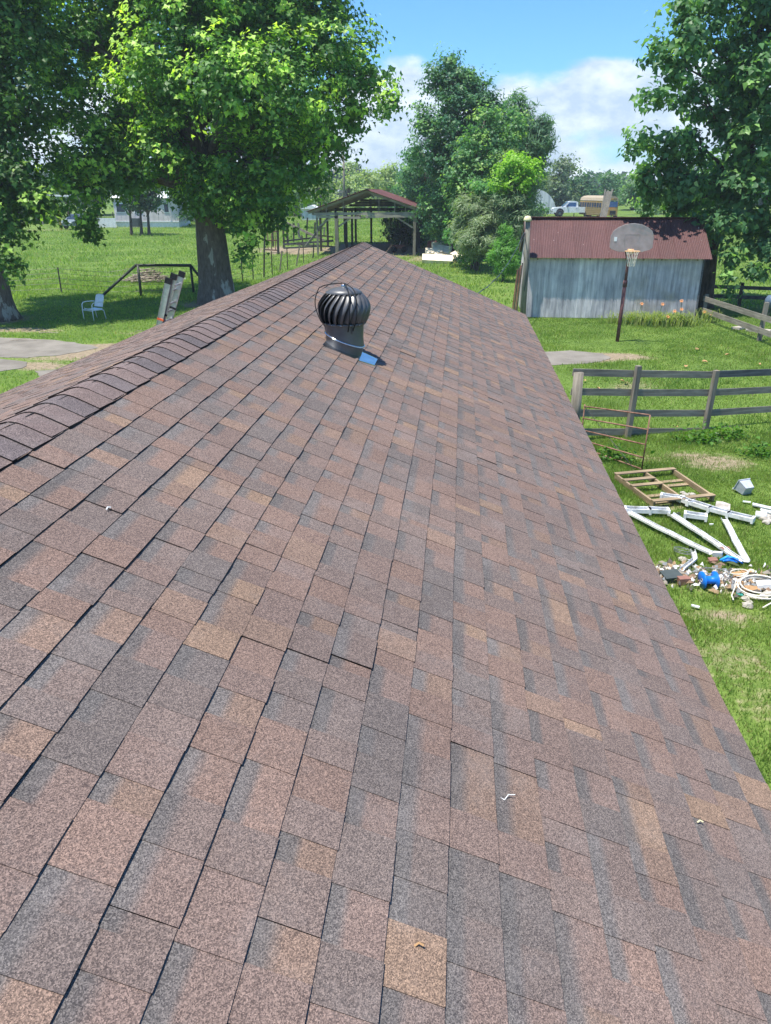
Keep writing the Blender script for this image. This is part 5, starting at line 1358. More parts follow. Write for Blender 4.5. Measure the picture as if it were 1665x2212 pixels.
o = rock('teal_cap', 'small teal plastic cap left below the hose coil', c7(1395, 1262), .05, 'teal', 'cap')

# ------------------------------------------------------------------ left yard: ladder, chair, pipe frame, sticks, wire fence
ld = thing('extension_ladder', 'aluminium extension ladder with black end caps leaning on the left eave', 'ladder', (XL - .75, 11.85, 0))
def ladder_part(name, y0, y1, x_off, top, fly):
    for y in (y0, y1):
        mb = MB(); mb.beam((-.25 + x_off, y, .02), (.72 + x_off, y, top), .024, .088, (0, 1, 0)) if False else None
        mb = MB(); a_ = Vector((-.16 + x_off, y, 0.02 if not fly else .6)); b_ = Vector((.98 + x_off, y, top)); dv = (b_ - a_).normalized()
        zz = Vector((0, 1, 0)); pv = dv.cross(zz)
        # channel rail: web + two flanges
        mb.beam(a_, b_, .086, .004, (0, 1, 0)) 
        mb.beam(a_ + pv * .043, b_ + pv * .043, .005, .028, (0, 1, 0)); mb.beam(a_ - pv * .043, b_ - pv * .043, .005, .028, (0, 1, 0))
        mb.build('rail', 'alu', ld)
        mb = MB(); mb.beam(b_ - dv * .03, b_ + dv * .055, .098, .036, (0, 1, 0)); mb.build('end_cap', 'black', ld)
        mb = MB(); mb.beam(a_ - dv * .02, a_ + dv * .08, .10, .04, (0, 1, 0)); mb.build('foot', 'black', ld)
        mb = MB(); q = b_ - dv * (.60 if y == y0 else .55); mb.beam(q, q + dv * .03, .10, .03, (0, 1, 0)); mb.build('rung_lock', 'orange' if y == y0 and not fly else 'black', ld)
    for k in range(11):
        t_ = (k + .5) / 11; q = Vector((-.16 + x_off, 0, 0.02 if not fly else .6)).lerp(Vector((.98 + x_off, 0, top)), t_)
        mb = MB(); mb.tube([(q.x, y0, q.z), (q.x, y1, q.z)], .016, 8); mb.build('rung', 'alu', ld, True)
ladder_part('base', -.22, .22, 0, 3.50, False)
ladder_part('fly', -.18, .18, .075, 3.56, True)

chair = thing('lawn_chair', 'pale blue-white metal lawn chair with tubular arms on the grass', 'chair', tuple(at(205, 690)), rad(-28))
chair.scale = (1.08, 1.08, 1.08)
V = []; 
def curved(n, f): return [f(i / n) for i in range(n + 1)]
mb = MB(); n = 8
Vs = []
for i in range(n + 1):
    u = i / n; y = -.24 + .48 * u; z = .40 - .03 * math.sin(math.pi * u) + (.03 if u == 0 else 0)
    for j in range(n + 1):
        v = j / n; x = (-.25 + .5 * v) * (1 - .05 * u); Vs.append((x, y * (1 - .12 * (2 * v - 1) ** 2), z - .012 * math.sin(math.pi * v)))
Fq = [(i * (n + 1) + j, i * (n + 1) + j + 1, (i + 1) * (n + 1) + j + 1, (i + 1) * (n + 1) + j) for i in range(n) for j in range(n)]
mb.add(Vs, Fq); o = mb.build('seat', 'chair', chair, True); o.modifiers.new('t', 'SOLIDIFY').thickness = .02
mb = MB(); Vs = []
for i in range(n + 1):
    u = i / n; z = .44 + .44 * u; 
    for j in range(n + 1):
        v = j / n; w_ = .23 - .03 * max(0, u - .7) / .3; x = (-1 + 2 * v) * w_; Vs.append((x, .22 + .14 * u - .03 * (1 - (2 * v - 1) ** 2) * -1, z - (.03 * (2 * v - 1) ** 4 if i == n else 0)))
mb.add(Vs, Fq); o = mb.build('backrest', 'chair', chair, True); o.modifiers.new('t', 'SOLIDIFY').thickness = .018
for s in (-1, 1):
    mb = MB(); x = s * .285
    mb.tube([(x, -.26, 0), (x, -.27, .30), (x, -.26, .56), (x, -.20, .625), (x, -.05, .64), (x, .20, .63), (x * .86, .27, .62)], .016, 8)
    mb.build('arm_frame', 'chair', chair, True)
    mb = MB(); mb.tube([(x * .9, -.24, .36), (x * .9, .18, .36), (x * .9, .25, .30), (x * .9, .30, .0)], .016, 8); mb.build('leg', 'chair', chair, True)
mb = MB(); mb.tube([(-.27, -.26, .35), (.27, -.26, .35)], .012, 6); mb.tube([(-.26, .25, .33), (.26, .25, .33)], .012, 6); mb.build('cross_bar', 'chair', chair, True)

pf = thing('pipe_brace', 'dark green pipe frame with two slanted ends behind the lawn chair', 'pipe frame', (-15.5, 37.7, 0))
A1 = Vector(aty(293, 573, 37.7)); A2 = Vector(aty(411, 573, 39.7)); A1b = Vector(at(305, 641)); A2b = Vector(at(418, 632))
E1 = Vector(at(214, 645)); E2 = A2 + (A2 - A1).normalized() * 1.0; E2.z = 0
for nm, P in (('top_rail', [A1, A2]), ('post', [A1 + Vector((.1, 0, 0)), A1b]), ('post', [A2, A2b]), ('slanted_pipe', [A1, E1]), ('slanted_pipe', [A2, E2])):
    mb = MB(); mb.tube(P, .065, 10); mb.build(nm, 'gatepipe', pf, True, world=True)
for q in (A1, A2):
    mb = MB(); mb.lathe([(0, .068), (.05, .05), (.068, 0), (.05, -.05), (0, -.068)], 10, q); mb.build('elbow', 'gatepipe', pf, True, world=True)

bp = thing('brush_pile', 'heap of dead grey branches on the pasture behind the pipe frame', 'brush pile', (-17.4, 43.8, 0))
mb = MB()
for k in range(210):
    a_ = rnd.uniform(0, 6.28); R = rnd.uniform(0, 1) ** .6; x = R * 1.35 * math.cos(a_); y = R * .9 * math.sin(a_); z = (1 - R) * .75 * rnd.uniform(.2, 1) + .05
    b_ = rnd.gauss(0, .9); L = rnd.uniform(.3, 1.0); rr = rnd.uniform(.010, .034)
    d = Vector((math.cos(b_), math.sin(b_) * .7, rnd.uniform(-.15, .25))) * L / 2; c = Vector((x, y, z + .05))
    mb.tube([c - d, c + Vector((0, 0, rnd.uniform(-.04, .08))), c + d], [rr, rr * .8, rr * .4], 5)
tag(mb.build('branches', 'stick', bp, True), kind='stuff')
mb = MB()
for k in range(12):
    x = rnd.uniform(.0, .8); mb.tube([(x, 0, .3), (x + rnd.uniform(-.2, .4), 0.1, .7), (x + rnd.uniform(-.5, .9), .1, rnd.uniform(.8, 1.25))], [.012, .008, .004], 4)
mb.build('upright_twigs', 'stick', bp, True)
o = MB().box((0, 0, .06), (.5, .12, .10), (0, .1, .1)).build('white_scrap', 'white'); o.location = at(392, 604); tag(o, 'white scrap on the grass right of the branch heap', 'scrap')
for k, (px, py, L_, a_, lab) in enumerate([(337, 716, .45, 1.2, 'pale stick lying on the sunlit grass near the drive'), (50, 738, .9, .2, 'long pale stick on the grass edge left of the drive'), (300, 718, .35, 1.0, 'short stick left of the ladder'), (335, 705, .28, 1.5, 'short upright pale chip beside the ladder'),
        (105, 722, .7, .1, 'thin stick above the drive'), (320, 728, .6, .3, 'thin stick near the roof edge below the ladder')]):
    mb = MB(); mb.tube([(-L_ / 2, 0, .04), (-L_ * .1, .05 * L_, .06), (L_ * .2, -.03, .06), (L_ / 2, .02, .04)], .011, 5); o = mb.build('stick', 'card' if k == 3 else 'stick'); o.location = at(px, py); o.rotation_euler = (0, 0, a_); tag(o, lab, 'stick')

wf = thing('wire_fence', 'sagging wire fence on thin leaning steel posts across the pasture', 'fence', (-12.3, 44.5, 0))
posts = [((133, 633), 1.25, 0), ((-60, 640), 1.2, 0), ((524, 609), 1.3, 0), ((547, 604), 1.4, .02), ((570, 599), 1.35, .10), ((588, 594), 1.4, .02), ((604, 588), 1.3, .22), ((621, 582), 1.35, .02), ((640, 575), 1.4, .3), ((656, 570), 1.2, .0), ((676, 562), 1.2, .1)]
pp = []
for (px, h, ln) in posts:
    p = Vector(at(px[0], px[1])); tp = p + Vector((ln, 0, h)); pp.append((p, tp))
    mb = MB(); mb.beam(p, tp, .05 if ln < .05 else .085, .045, (0, 1, 0)); mb.build('post', 'steelpost' if ln < .15 else 'grey_wood_z', wf, world=True)
order = [1, 0] ; lp = [pp[1], pp[0]]
mb = MB()
def wires(seq, zs, rr=.008):
    for z in zs:
        for (a0, a1), (c0, c1) in zip(seq, seq[1:]):
            p, q = a0.lerp(a1, z), c0.lerp(c1, z); mb.tube([p, p.lerp(q, .5) - Vector((0, 0, .03)), q], rr, 4, False)
cornr = (Vector((A1b.x - 1.5, 37.5, 0)), Vector((A1b.x - 1.5, 37.5, 1.2)))
wires([pp[1], pp[0], cornr, (A1b, A1), (A2b, A2), pp[2]] + pp[3:], (.18, .38, .58, .78, .95))
mb.build('wire', 'wire', wf, world=True)

# ------------------------------------------------------------------ pole barn, corral, stones
G = gz(0, 63)
barn = thing('pole_barn', 'open pole barn with a rusty red roof and weathered gable beam', 'barn', (-7.2, 62, G))
fy, byk = 62.0, 73.0
AP = Vector((-7.15, fy, 4.86)); ER = Vector((-2.75, fy, 3.42)); EL = Vector((-11.6, fy, 3.34))
def wbeam(name, a, b, w, h, mat, par=barn): 
    mb = MB(); mb.beam(a, b, w, h); return mb.build(name, mat, par, world=True)
def wpost(x, y, h, w=.16, mat='barn_post', par=barn, dx=0):
    mb = MB(); g = gz(x, y); mb.beam((x, y, g - .1), (x + dx, y, h), w, w, (0, 1, 0)); return mb.build('post', mat, par, world=True)
wpost(-3.5, fy, 3.3, .22); wpost(-9.45, fy, 3.25, .26); wpost(-10.95, fy, 3.25, .13)
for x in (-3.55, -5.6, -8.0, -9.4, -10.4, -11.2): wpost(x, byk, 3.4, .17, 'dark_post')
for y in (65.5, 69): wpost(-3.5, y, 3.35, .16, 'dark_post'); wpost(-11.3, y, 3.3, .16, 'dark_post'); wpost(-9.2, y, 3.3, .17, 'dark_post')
for y in (fy, 65.6, 69.3, byk):
    wbeam('rafter', AP + Vector((0, y - fy, -.12)), ER + Vector((0, y - fy, -.11)), .06, .17, 'barn_wood'); wbeam('rafter', AP + Vector((0, y - fy, -.12)), EL + Vector((0, y - fy, -.11)), .06, .17, 'barn_wood')
wbeam('tie_beam', (-11.2, fy - .04, 3.16), (-3.3, fy - .04, 3.22), .06, .20, 'barn_wood'); wbeam('tie_beam', (-11.0, fy - .11, 2.98), (-7.6, fy - .11, 2.90), .04, .17, 'barn_wood'); wbeam('tie_beam', (-7.2, fy - .11, 2.98), (-3.4, fy - .11, 3.04), .04, .18, 'barn_wood')
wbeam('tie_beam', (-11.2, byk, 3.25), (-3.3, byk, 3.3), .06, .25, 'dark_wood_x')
for x in (-11.3, -3.4): wbeam('side_beam', (x, fy, 3.18), (x, byk, 3.25), .08, .2, 'barn_wood')
for k, x in enumerate((-10.2, -8.9, -6.2, -5.0, -4.2)):
    z = 4.7 - abs(x - AP.x) * .325; wbeam('stud', (x, fy - .03, 3.2), (x, fy - .03, z), .04, .10, 'barn_wood')
mb = MB(); z = 3.55   # dark loft boards across the back of the gable
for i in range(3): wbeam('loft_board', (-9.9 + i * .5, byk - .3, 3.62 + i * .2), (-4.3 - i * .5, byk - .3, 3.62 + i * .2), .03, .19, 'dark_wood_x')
wbeam('brace', (-4.9, fy, 2.95), (-3.6, fy, 2.2), .06, .12, 'barn_wood'); wbeam('brace', (-8.3, fy, 2.95), (-9.4, fy, 2.2), .06, .12, 'barn_wood')
wbeam('brace', (-10.2, fy + 1.5, 3.0), (-12.0, fy + .6, G + .6), .08, .16, 'barn_post'); wbeam('brace', (-10.9, fy, 2.2), (-9.9, fy, 2.9), .05, .1, 'barn_wood')
wbeam('brace', (-2.6, fy + 1.0, 3.2), (-1.3, fy + .6, 1.9), .07, .15, 'barn_wood')
for k in range(5): wbeam('purlin', AP + Vector((0, -.15, -.03)) + (ER - AP) * (k + .4) / 5, AP + Vector((0, 11.2, -.03)) + (ER - AP) * (k + .4) / 5, .09, .07, 'barn_wood')
for k in range(5): wbeam('purlin', AP + Vector((0, -.15, -.03)) + (EL - AP) * (k + .4) / 5, AP + Vector((0, 11.2, -.03)) + (EL - AP) * (k + .4) / 5, .09, .07, 'barn_wood')
ns = 14
for i in range(ns):
    for side, Ee in ((1, ER), (-1, EL)):
        d = Ee - AP; d = d * 1.04; y0 = fy - .3 + i * .82
        if side < 0 and i in (4, 9): d = d * .93
        zz = rnd.uniform(0, .03)
        if side > 0: sheet('roof_sheet', AP + Vector((0, y0 - fy, .02 + zz)) + d, (0, 1, 0), -d, 8, .105, .012, d.length - rnd.uniform(0, .05), 'barnroof', barn, 4, .03)
        else: sheet('roof_sheet', AP + Vector((0, y0 - fy, .02 + zz)), (0, 1, 0), d, 8, .105, .012, d.length, 'barnroof', barn, 4, .03)
mb = MB(); mb.beam(AP + Vector((-.1, -.5, .07)), AP + Vector((-.1, 1.0, .09)), .55, .03); mb.build('ridge_cap', 'dark_wood_x', barn, world=True)
for x in (-2.0, -2.4, -2.9, -3.3):
    wbeam('slat', (x - .3, byk - 1 - x * .3, gz(0, 72)), (x - .2, byk - 1 - x * .3, 3.0), .03, .14, 'dark_post')
mw = thing('lawn_mower', 'small dark ride-on mower half hidden in the barn shade', 'mower', (-4.9, 64.8, gz(0, 65)))
MB().box((0, 0, .42), (.9, .5, .28)).build('hood', 'rustsheet', mw); MB().box((.55, 0, .62), (.3, .42, .08)).build('seat', 'black', mw); MB().box((.7, 0, .78), (.07, .4, .34)).build('seat_back', 'black', mw)
mb = MB(); mb.tube([(.05, 0, .5), (.15, 0, .85)], .02, 6); mb.build('steering_column', 'white', mw)
for x, y in ((-.35, -.28), (-.35, .28), (.45, -.3), (.45, .3)):
    mb = MB(); mb.lathe([(0, 0), (.2, 0), (.22, .03), (.22, .12), (.2, .15), (0, .15)], 16); o = mb.build('wheel', 'tyre', mw, True); o.rotation_euler = (rad(90), 0, 0); o.location = (x, y + .07, .22)

cor = thing('corral', 'tumbledown corral of dark posts and fallen rails left of the barn', 'corral', (-14.5, 66, 0))
for px, tp, bt, w_ in [(570, 472, 549, .12), (601, 468, 549, .16), (613, 487, 536, .14), (622, 487, 531, .16), (634, 482, 524, .14), (646, 482, 516, .16), (661, 470, 520, .12), (655, 508, 534, .1), (679, 480, 514, .14), (685, 505, 528, .1), (590, 500, 534, .12), (699, 490, 514, .12)]:
    b = Vector(at(px, bt)); 
    for _ in range(4): b = Vector(at(px, bt, gz(b.x, b.y)))
    t_ = Vector(aty(px, tp, b.y)); mb = MB(); mb.beam(b - Vector((0, 0, .1)), t_ + Vector((rnd.uniform(-.15, .15), 0, 0)), w_, w_, (0, 1, 0)); mb.build('post', rnd.choice(['dark_post', 'barn_post', 'dark_post', 'dark_post']), cor, world=True)
def pt(px, py, y): return Vector(aty(px, py, y))
for a, b, w_, mt in [((612, 478, 67), (699, 519, 66), .17, 'grey_wood_x'), ((612, 528, 66), (720, 520, 67), .15, 'dark_wood_x'), ((612, 521, 68), (690, 512, 70), .13, 'dark_wood_x'), ((612, 536, 64), (690, 532, 65), .12, 'dark_wood_x'), ((640, 528, 64.5), (720, 533, 66), .13, 'grey_wood_x'),
                     ((560, 468, 64), (604, 467, 64), .2, 'dark_wood_x'), ((569, 502, 64), (603, 500, 64), .1, 'rustbar'), ((569, 520, 63.5), (603, 519, 64), .09, 'rustbar'), ((569, 539, 63.5), (603, 541, 64), .09, 'rustbar'), ((660, 505, 70), (720, 512, 74), .12, 'grey_wood_x'), ((642, 500, 70), (652, 518, 70), .1, 'dark_wood_x')]:
    mb = MB(); mb.beam(pt(*a), pt(*b), .05, w_); mb.build('rail', mt, cor, world=True)
for px in (578, 586, 594):
    mb = MB(); mb.beam(pt(px, 504, 63.8), pt(px + 1, 540, 63.8), .06, .06, (0, 1, 0)); mb.build('gate_bar', 'rustbar', cor, world=True)
fp = thing('fence_post', 'single dark post standing in the field seen through the barn', 'post', (-7.0, 82, gz(0, 82))); MB().box((0, 0, .75), (.2, .2, 1.7)).build('stake', 'dark_post', fp)
fpw = thing('wire_fence', 'low wire fence on thin posts crossing the far field behind the barn', 'fence', (0, 96, gz(0, 96)))
for k in range(22):
    x = -46 + k * 4.2; mb = MB(); mb.box((x, 96, gz(x, 96) + .65), (.09, .09, 1.3)); mb.build('post', 'steelpost', fpw, world=True)
mb = MB()
for z in (.4, .8, 1.2): mb.tube([(-46, 96, gz(0, 96) + z), (42, 96, gz(0, 96) + z)], .012, 4)
mb.build('wire', 'wire', fpw, world=True)

def block(label, px, py, y, sx, sy, sz, rx, ry_, rz_):
    p = Vector(aty(px, py, y)); g = gz(p.x, p.y); sx *= 1.1; sy *= 1.1; sz *= 1.1
    mb = MB(); V = []
    for z in (0, 1):
        for x, yy in ((-.5, -.5), (0, -.52), (.5, -.48), (.52, .1), (.48, .5), (-.1, .47), (-.5, .5)):
            V.append(((x + rnd.uniform(-.04, .04)) * sx, (yy + rnd.uniform(-.04, .04)) * sy, z * sz * rnd.uniform(.85, 1.05)))
    n = 7; mb.add(V, [tuple(reversed(range(n))), tuple(range(n, 2 * n))] + [(i, (i + 1) % n, n + (i + 1) % n, n + i) for i in range(n)])
    o = mb.build('stone_block', 'stone'); o.location = (p.x, p.y, max(g - .05, p.z)); o.rotation_euler = (.22 - rx, ry_, rz_); tag(o, label, 'stone', 'cream stone blocks beyond the roof')
block('flat cream slab lying nearest in the stone pile', 943, 571, 57.5, 1.9, 1.0, .42, -.10, .06, -.05)
block('cream block left in the upper stone pile', 938, 549, 60, 1.1, .7, .35, -.25, -.1, .2)
block('cream block right in the upper stone pile', 956, 548, 60.3, 1.0, .8, .40, -.2, .15, -.3)
block('pale block leaning atop the stone pile', 949, 538, 61, 1.1, .7, .3, -.4, .1, .3)
block('topmost pale block of the stone pile', 957, 534, 61.5, .8, .6, .3, -.3, .2, -.4)
block('small pale block below the upper pile', 950, 556, 59, .7, .5, .2, -.1, .1, .6)
block('pale broken slab right of the pile near the dead branches', 989, 556, 58, 1.0, .5, .2, -.1, .3, -.7)
block('small pale piece far right of the stone pile', 1000, 564, 56, .6, .4, .15, 0, .1, -.5)
mb = MB(); V = []; n = 7
for i in range(n):
    for j in range(n): V.append(((i / (n - 1) - .5) * 1.9, (j / (n - 1) - .5) * .7, .75 * math.sin(j / (n - 1) * 2.2) + rnd.uniform(-.16, .16) + .2))
mb.add(V, [(i * n + j, i * n + j + 1, (i + 1) * n + j + 1, (i + 1) * n + j) for i in range(n - 1) for j in range(n - 1)])
o = mb.build('crumpled_sheet', 'rustsheet'); o.location = (-1.6, 63, gz(0, 63)); o.modifiers.new('t', 'SOLIDIFY').thickness = .01; tag(o, 'crumpled rusty metal sheet behind the cream stones', 'metal sheet')
db = thing('dead_branch', 'tangle of dead grey branches right of the cream stones', 'branch', (.2, 59, gz(0, 59)))
for k in range(16):
    a_ = rnd.uniform(.2, 1.4); L_ = rnd.uniform(.8, 2.6); x = rnd.uniform(-.5, .8); b_ = rnd.uniform(-.5, .5)
    mb = MB(); mb.tube([(x - .5, b_, .05), (x - .5 + L_ * math.cos(a_) * .5, b_ + .1, .1 + L_ * math.sin(a_) * .35), (x - .5 + L_ * math.cos(a_), b_, .05 + L_ * math.sin(a_) * .6)], [.07, .05, .02], 6); mb.build('branch', 'stick', db, True)

# ------------------------------------------------------------------ far things
def wheel(par, x, y, z, R, w):
    mb = MB(); mb.lathe([(R * .55, 0), (R * .95, 0), (R, w * .15), (R, w * .85), (R * .95, w), (R * .55, w)], 22); o = mb.build('tyre', 'tyre', par, True); o.rotation_euler = (rad(90), 0, 0); o.location = (x, y + w / 2, z)
    mb = MB(); mb.lathe([(0, .03), (R * .3, .02), (R * .57, .04), (R * .57, w - .04), (0, w - .03)], 22); h = mb.build('rim', 'hub', o, True); 
tk = thing('pickup_truck', 'white regular-cab pickup truck parked beyond the shed', 'truck', (14.9, 112, gz(14, 112)), rad(3))
body = [(-2.95, .55), (-2.98, .95), (-2.75, 1.12), (-1.55, 1.22), (-.02, 1.22), (2.95, 1.22), (2.98, .60), (2.3, .55), (-2.2, .50)]
Rxz = Matrix.Rotation(rad(90), 4, 'X')
mb = MB(); mb.prism(body, 1.94, Matrix.Translation((0, .97, 0)) @ Rxz); mb.build('body', 'carwhite', tk)
cab = [(-1.62, 1.22), (-.92, 1.86), (-.62, 1.92), (.10, 1.92), (.32, 1.80), (.36, 1.22)]
mb = MB(); mb.prism(cab, 1.70, Matrix.Translation((0, .85, 0)) @ Rxz); mb.build('cab', 'carwhite', tk)
for s in (-.862, .862):
    mb = MB(); mb.prism([(-1.28, 1.26), (-.82, 1.76), (.05, 1.76), (.08, 1.26)], .02, Matrix.Translation((0, s + .01, 0)) @ Rxz); mb.build('side_window', 'blueglass', tk)
mb = MB(); mb.add([(-1.60, -.76, 1.26), (-1.60, .76, 1.26), (-.93, .70, 1.86), (-.93, -.70, 1.86)], [(0, 1, 2, 3)]); o = mb.build('windshield', 'glass', tk); o.location = (-.03, 0, .01)
mb = MB(); mb.box((1.7, 0, 1.20), (2.3, 1.6, .06)); mb.build('bed', 'darkbox', tk)
for x in (-2.0, 1.85):
    for y in (-.90, .90):
        mb = MB(); mb.lathe([(0, 0), (.50, 0), (.50, .03), (0, .03)], 20); o = mb.build('wheel_arch', 'black', tk); o.rotation_euler = (rad(90), 0, 0); o.location = (x, y * 1.09 + .015, .56)
        wheel(tk, x, y * 1.06, .42, .42, .26)
for y in (-.7, .7): MB().box((-2.95, y, .92), (.06, .34, .16)).build('headlight', 'glass', tk)
MB().box((-2.98, 0, .68), (.12, 1.9, .18)).build('bumper', 'hub', tk); MB().box((2.99, 0, .68), (.12, 1.9, .18)).build('bumper', 'hub', tk)
MB().box((-1.05, -1.05, 1.32), (.12, .2, .2)).build('mirror', 'black', tk); MB().box((.14, -.985, 1.05), (.16, .02, .03)).build('door_handle', 'black', tk)
for x in (-1.5, .34): MB().box((x, -.975, .9), (.015, .012, .6)).build('door_seam', 'darkbox', tk)

bus = thing('school_bus', 'old yellow school bus with a tan roof and blue windscreen behind the shed', 'bus', (18.55, 106, gz(18, 106)), rad(14))
bus.scale = (.84, .84, .92)
prof = [(-1.2, .5), (-1.22, 2.4), (-1.05, 2.78), (-.6, 2.98), (0, 3.05), (.6, 2.98), (1.05, 2.78), (1.22, 2.4), (1.2, .5)]
low = [(-1.2, .5), (-1.22, 2.3), (1.22, 2.3), (1.2, .5)]
MyT = Matrix.Translation((0, 9, 0)) @ Rxz
mb = MB(); mb.prism(low, 9, MyT); mb.build('body', 'busyellow', bus)
mb = MB(); mb.prism([(x, z) for x, z in prof if z > 2.3] , 9.02, Matrix.Translation((0, 9.01, .0)) @ Rxz); mb.build('roof', 'busroof', bus)
for i in range(9): MB().box((-1.235, .9 + i * .95, 1.85), (.03, .74, .62)).build('side_window', 'glass', bus)
for i in range(4): MB().box((-1.24, 4.5, .75 + i * .22), (.03, 8.9, .035)).build('rub_rail', 'busroof', bus)
MB().box((.30, -.012, 1.95), (1.6, .03, .70)).build('windscreen', 'blueglass', bus); MB().box((0, -.02, 2.62), (1.7, .05, .22)).build('header_panel', 'busyellow', bus)
for x in (-.75, -.5, .5, .75):
    mb = MB(); mb.lathe([(0, 0), (.08, 0), (.08, .05), (0, .06)], 12); o = mb.build('warning_light', 'darkbox', bus); o.rotation_euler = (rad(90), 0, 0); o.location = (x, -.04, 2.62)
MB().box((0, -.5, .95), (1.5, 1.0, .85)).build('hood', 'busyellow', bus); MB().box((0, -1.02, .9), (.9, .04, .5)).build('grille', 'black', bus)
for x in (-1, 1):
    for y in (.4, 6.5):
        mb = MB(); mb.lathe([(0, 0), (.46, 0), (.48, .04), (.48, .24), (.46, .28), (0, .28)], 18); o = mb.build('wheel', 'tyre', bus, True); o.rotation_euler = (0, rad(90), 0); o.location = (x * 1.08 - .14, y, .48)
for i in range(6):
    x = 16.75 + i * .12; mb = MB(); L_ = rnd.uniform(3.2, 3.9); mb.beam((x, 102.0, gz(17, 102)), (x + .5 + i * .05, 103.2, gz(17, 102) + L_), .17, .05, (0, 1, 0)); o = mb.build('long_board', 'grey_wood_z'); tag(o, 'long weathered board leaning on the yellow bus, ' + ['leftmost of six', 'second from the left of six', 'third from the left of six', 'third from the right of six', 'second from the right of six', 'rightmost of six'][i], 'board', 'boards leaning on the bus')
q = thing('quonset_hut', 'pale arched metal hut half hidden by cedars left of the truck', 'hut', (9.9, 118, gz(10, 118)))
R = 3.35; arc = [(R * math.cos(a), R * .98 * math.sin(a)) for a in [math.pi * i / 20 for i in range(21)]]
mb = MB(); mb.prism(arc, .08, Rxz); mb.build('end_wall', 'quonset', q)
mb = MB(); V = []
for k in range(25):
    for x, z in arc: s = 1.0 + .008 * (k % 2); V.append((x * s, .1 + k * .33, z * s))
mb.add(V, [(k * 21 + j, k * 21 + j + 1, (k + 1) * 21 + j + 1, (k + 1) * 21 + j) for k in range(24) for j in range(20)]); mb.build('arched_shell', 'quonset', q, False)
for x in (-2.2, -1.1, 0, 1.1, 2.2): MB().box((x, -.10, 1.25), (.05, .03, 2.5)).build('rib', 'greybin', q)
bush('shrub', 'green bush in front of the quonset hut', [E(1160, 455, 14, 108), E(1148, 448, 12, 108), E(1178, 460, 9, 108)], .35, .6, 16, .8, (.03, .09, .02), (.07, .14, .03), None, 0, 'kite', 81)

mh = thing('mobile_home', 'pinkish white mobile home with white skirting beyond the pasture at left', 'mobile home', (-35.3, 90, gz(-35, 90)))
MB().box((0, 2, 1.85), (7.4, 4, 2.5)).build('wall', 'homewall', mh)
MB().box((0, 2.02, .30), (7.35, 3.96, .62)).build('skirting', 'white', mh)
mb = MB(); mb.prism([(-2.2, 3.1), (2.2, 3.1), (0, 3.75)], 7.8, Matrix.Translation((-3.9, 2, 0)) @ Matrix.Rotation(rad(90), 4, 'Z') @ Rxz); mb.build('roof', 'white', mh)
for i in range(14): MB().box((-3.5 + i * .54, -.012, 1.85), (.03, .02, 2.45)).build('siding_batten', 'homewall', mh)
for x, w_ in ((-2.9, .95), (-.9, .8), (2.4, .5)):
    o = MB().box((x, -.025, 2.05), (w_ + .16, .04, 1.0)).build('window_frame', 'white', mh); MB().box((x, -.05, 2.05), (w_, .02, .84)).build('pane', 'glass', o)
MB().box((0, -.03, .63), (7.4, .03, .10)).build('trim_strip', 'white', mh)
MB().box((-1.1, -.8, .55), (.9, .6, .9)).build('porch_box', 'darkbox', mh)
pfn = thing('panel_fence', 'white panel fence joining the left end of the mobile home', 'fence', (-39.9, 89, gz(-39, 89)))
for i in range(6): MB().box((-.95 + i * .42, 0, .55), (.40, .04, 1.0)).build('panel', 'white', pfn)
b = Vector(at(140, 491, 1.0)); yp = thing('yellow_pole', 'thin rusty yellow pole in front of the far left trees', 'pole', (-43.5, 86, gz(0, 86)))
mb = MB(); mb.tube([(0, 0, 0), (0, 0, 2.6)], .10, 10); mb.build('post', 'yellow', yp, True)
cp = thing('carport', 'low carport with a white roof edge behind the hanging sycamore branch', 'carport', (-47.5, 95, gz(0, 95)))
MB().box((0, 0, 3.15), (4, 4, .16)).build('roof', 'white', cp)
for x, y in ((-1.8, -1.8), (1.8, -1.8), (-1.8, 1.8), (1.8, 1.8)): MB().box((x, y, 1.55), (.12, .12, 3.1)).build('post', 'grey_wood_z', cp)
cv = thing('parked_car', 'grey car facing the viewer under the carport at left', 'car', (-42.2, 88, gz(0, 88)), rad(75))
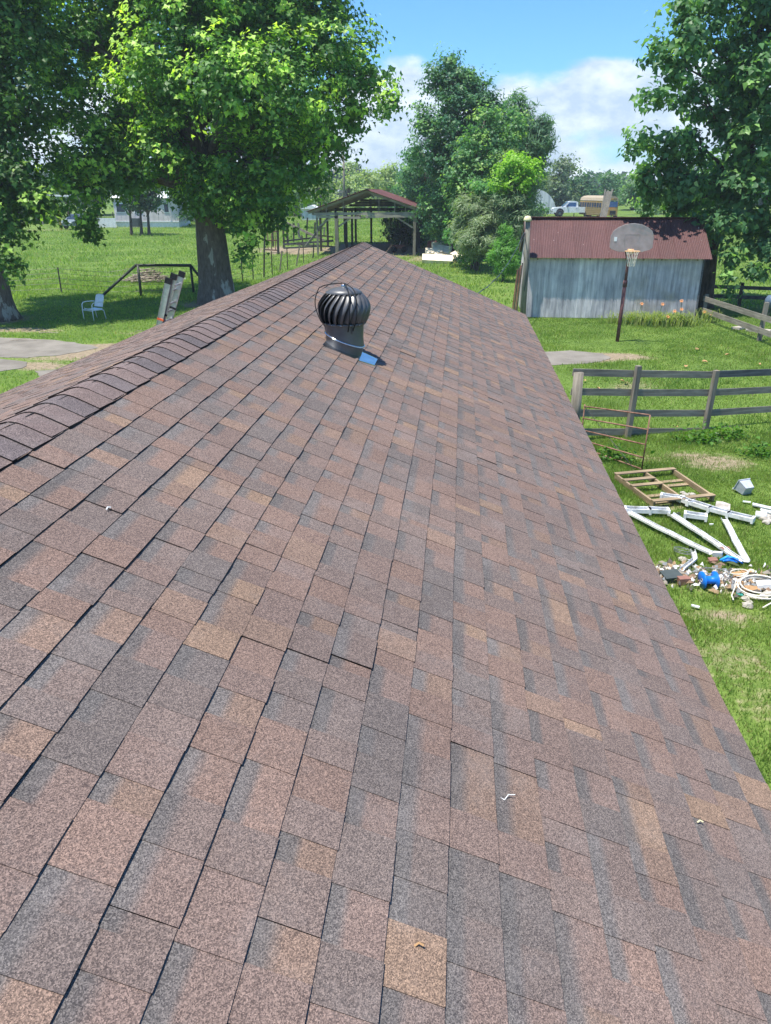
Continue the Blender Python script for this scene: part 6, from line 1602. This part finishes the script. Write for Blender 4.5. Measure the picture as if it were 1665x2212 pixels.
mb = MB(); mb.prism([(-2.2, .35), (-2.25, .8), (-1.3, 1.0), (-.6, 1.5), (1.2, 1.55), (2.1, 1.0), (2.2, .4)], 1.75, Matrix.Translation((0, .87, 0)) @ Rxz); mb.build('body', 'greycar', cv)
mb = MB(); mb.add([(-1.28, -.72, 1.04), (-1.28, .72, 1.04), (-.64, .66, 1.48), (-.64, -.66, 1.48)], [(0, 1, 2, 3)]); o = mb.build('windshield', 'glass', cv); o.location = (-.03, 0, .02)
for x in (-1.4, 1.4):
    for y in (-.8, .8): wheel(cv, x, y, .33, .33, .2)
for y in (-.6, .6): MB().box((-2.24, y, .72), (.05, .3, .14)).build('headlight', 'white', cv)
_p = aty(672, 447, 90)
_s = .5
wb = thing('white_shed', 'low white roofed building left behind the barn', 'building', (_p.x, 90, _p.z - 1.3))
wb.scale = (.55, .55, .55)
MB().box((0, 0, 1.0), (3.4, 3, 2.0)).build('wall', 'quonset', wb); mb = MB(); mb.prism([(-2.0, 2.0), (1.8, 2.0), (.4, 2.75)], 3.6, Matrix.Translation((0, 1.8, 0)) @ Rxz); mb.build('roof', 'white', wb)
up = thing('utility_pole', 'tall thin grey utility pole rising behind the barn roof', 'pole', (-14.8, 104, gz(0, 104)))
mb = MB(); mb.tube([(0, 0, 0), (0, 0, 8.8)], [.17, .12], 10); mb.build('post', 'grey_wood_z', up, True); MB().box((0, 0, 8.2), (1.8, .1, .12)).build('crossarm', 'grey_wood_x', up)

# ------------------------------------------------------------------ summer haze
mb = MB(); mb.box((0, 225, 10.5), (930, 780, 24.0)); hz_ = mb.build('haze', None); hz_['kind'] = 'stuff'
hm = bpy.data.materials.new('summer_haze'); hm.use_nodes = True; t_ = hm.node_tree; t_.nodes.clear()
pv = t_.nodes.new('ShaderNodeVolumePrincipled'); pv.inputs['Color'].default_value = (0.80, 0.90, 1.0, 1); pv.inputs['Density'].default_value = 0.0006; pv.inputs['Anisotropy'].default_value = 0.2
oo = t_.nodes.new('ShaderNodeOutputMaterial'); t_.links.new(pv.outputs[0], oo.inputs['Volume']); hz_.data.materials.append(hm)
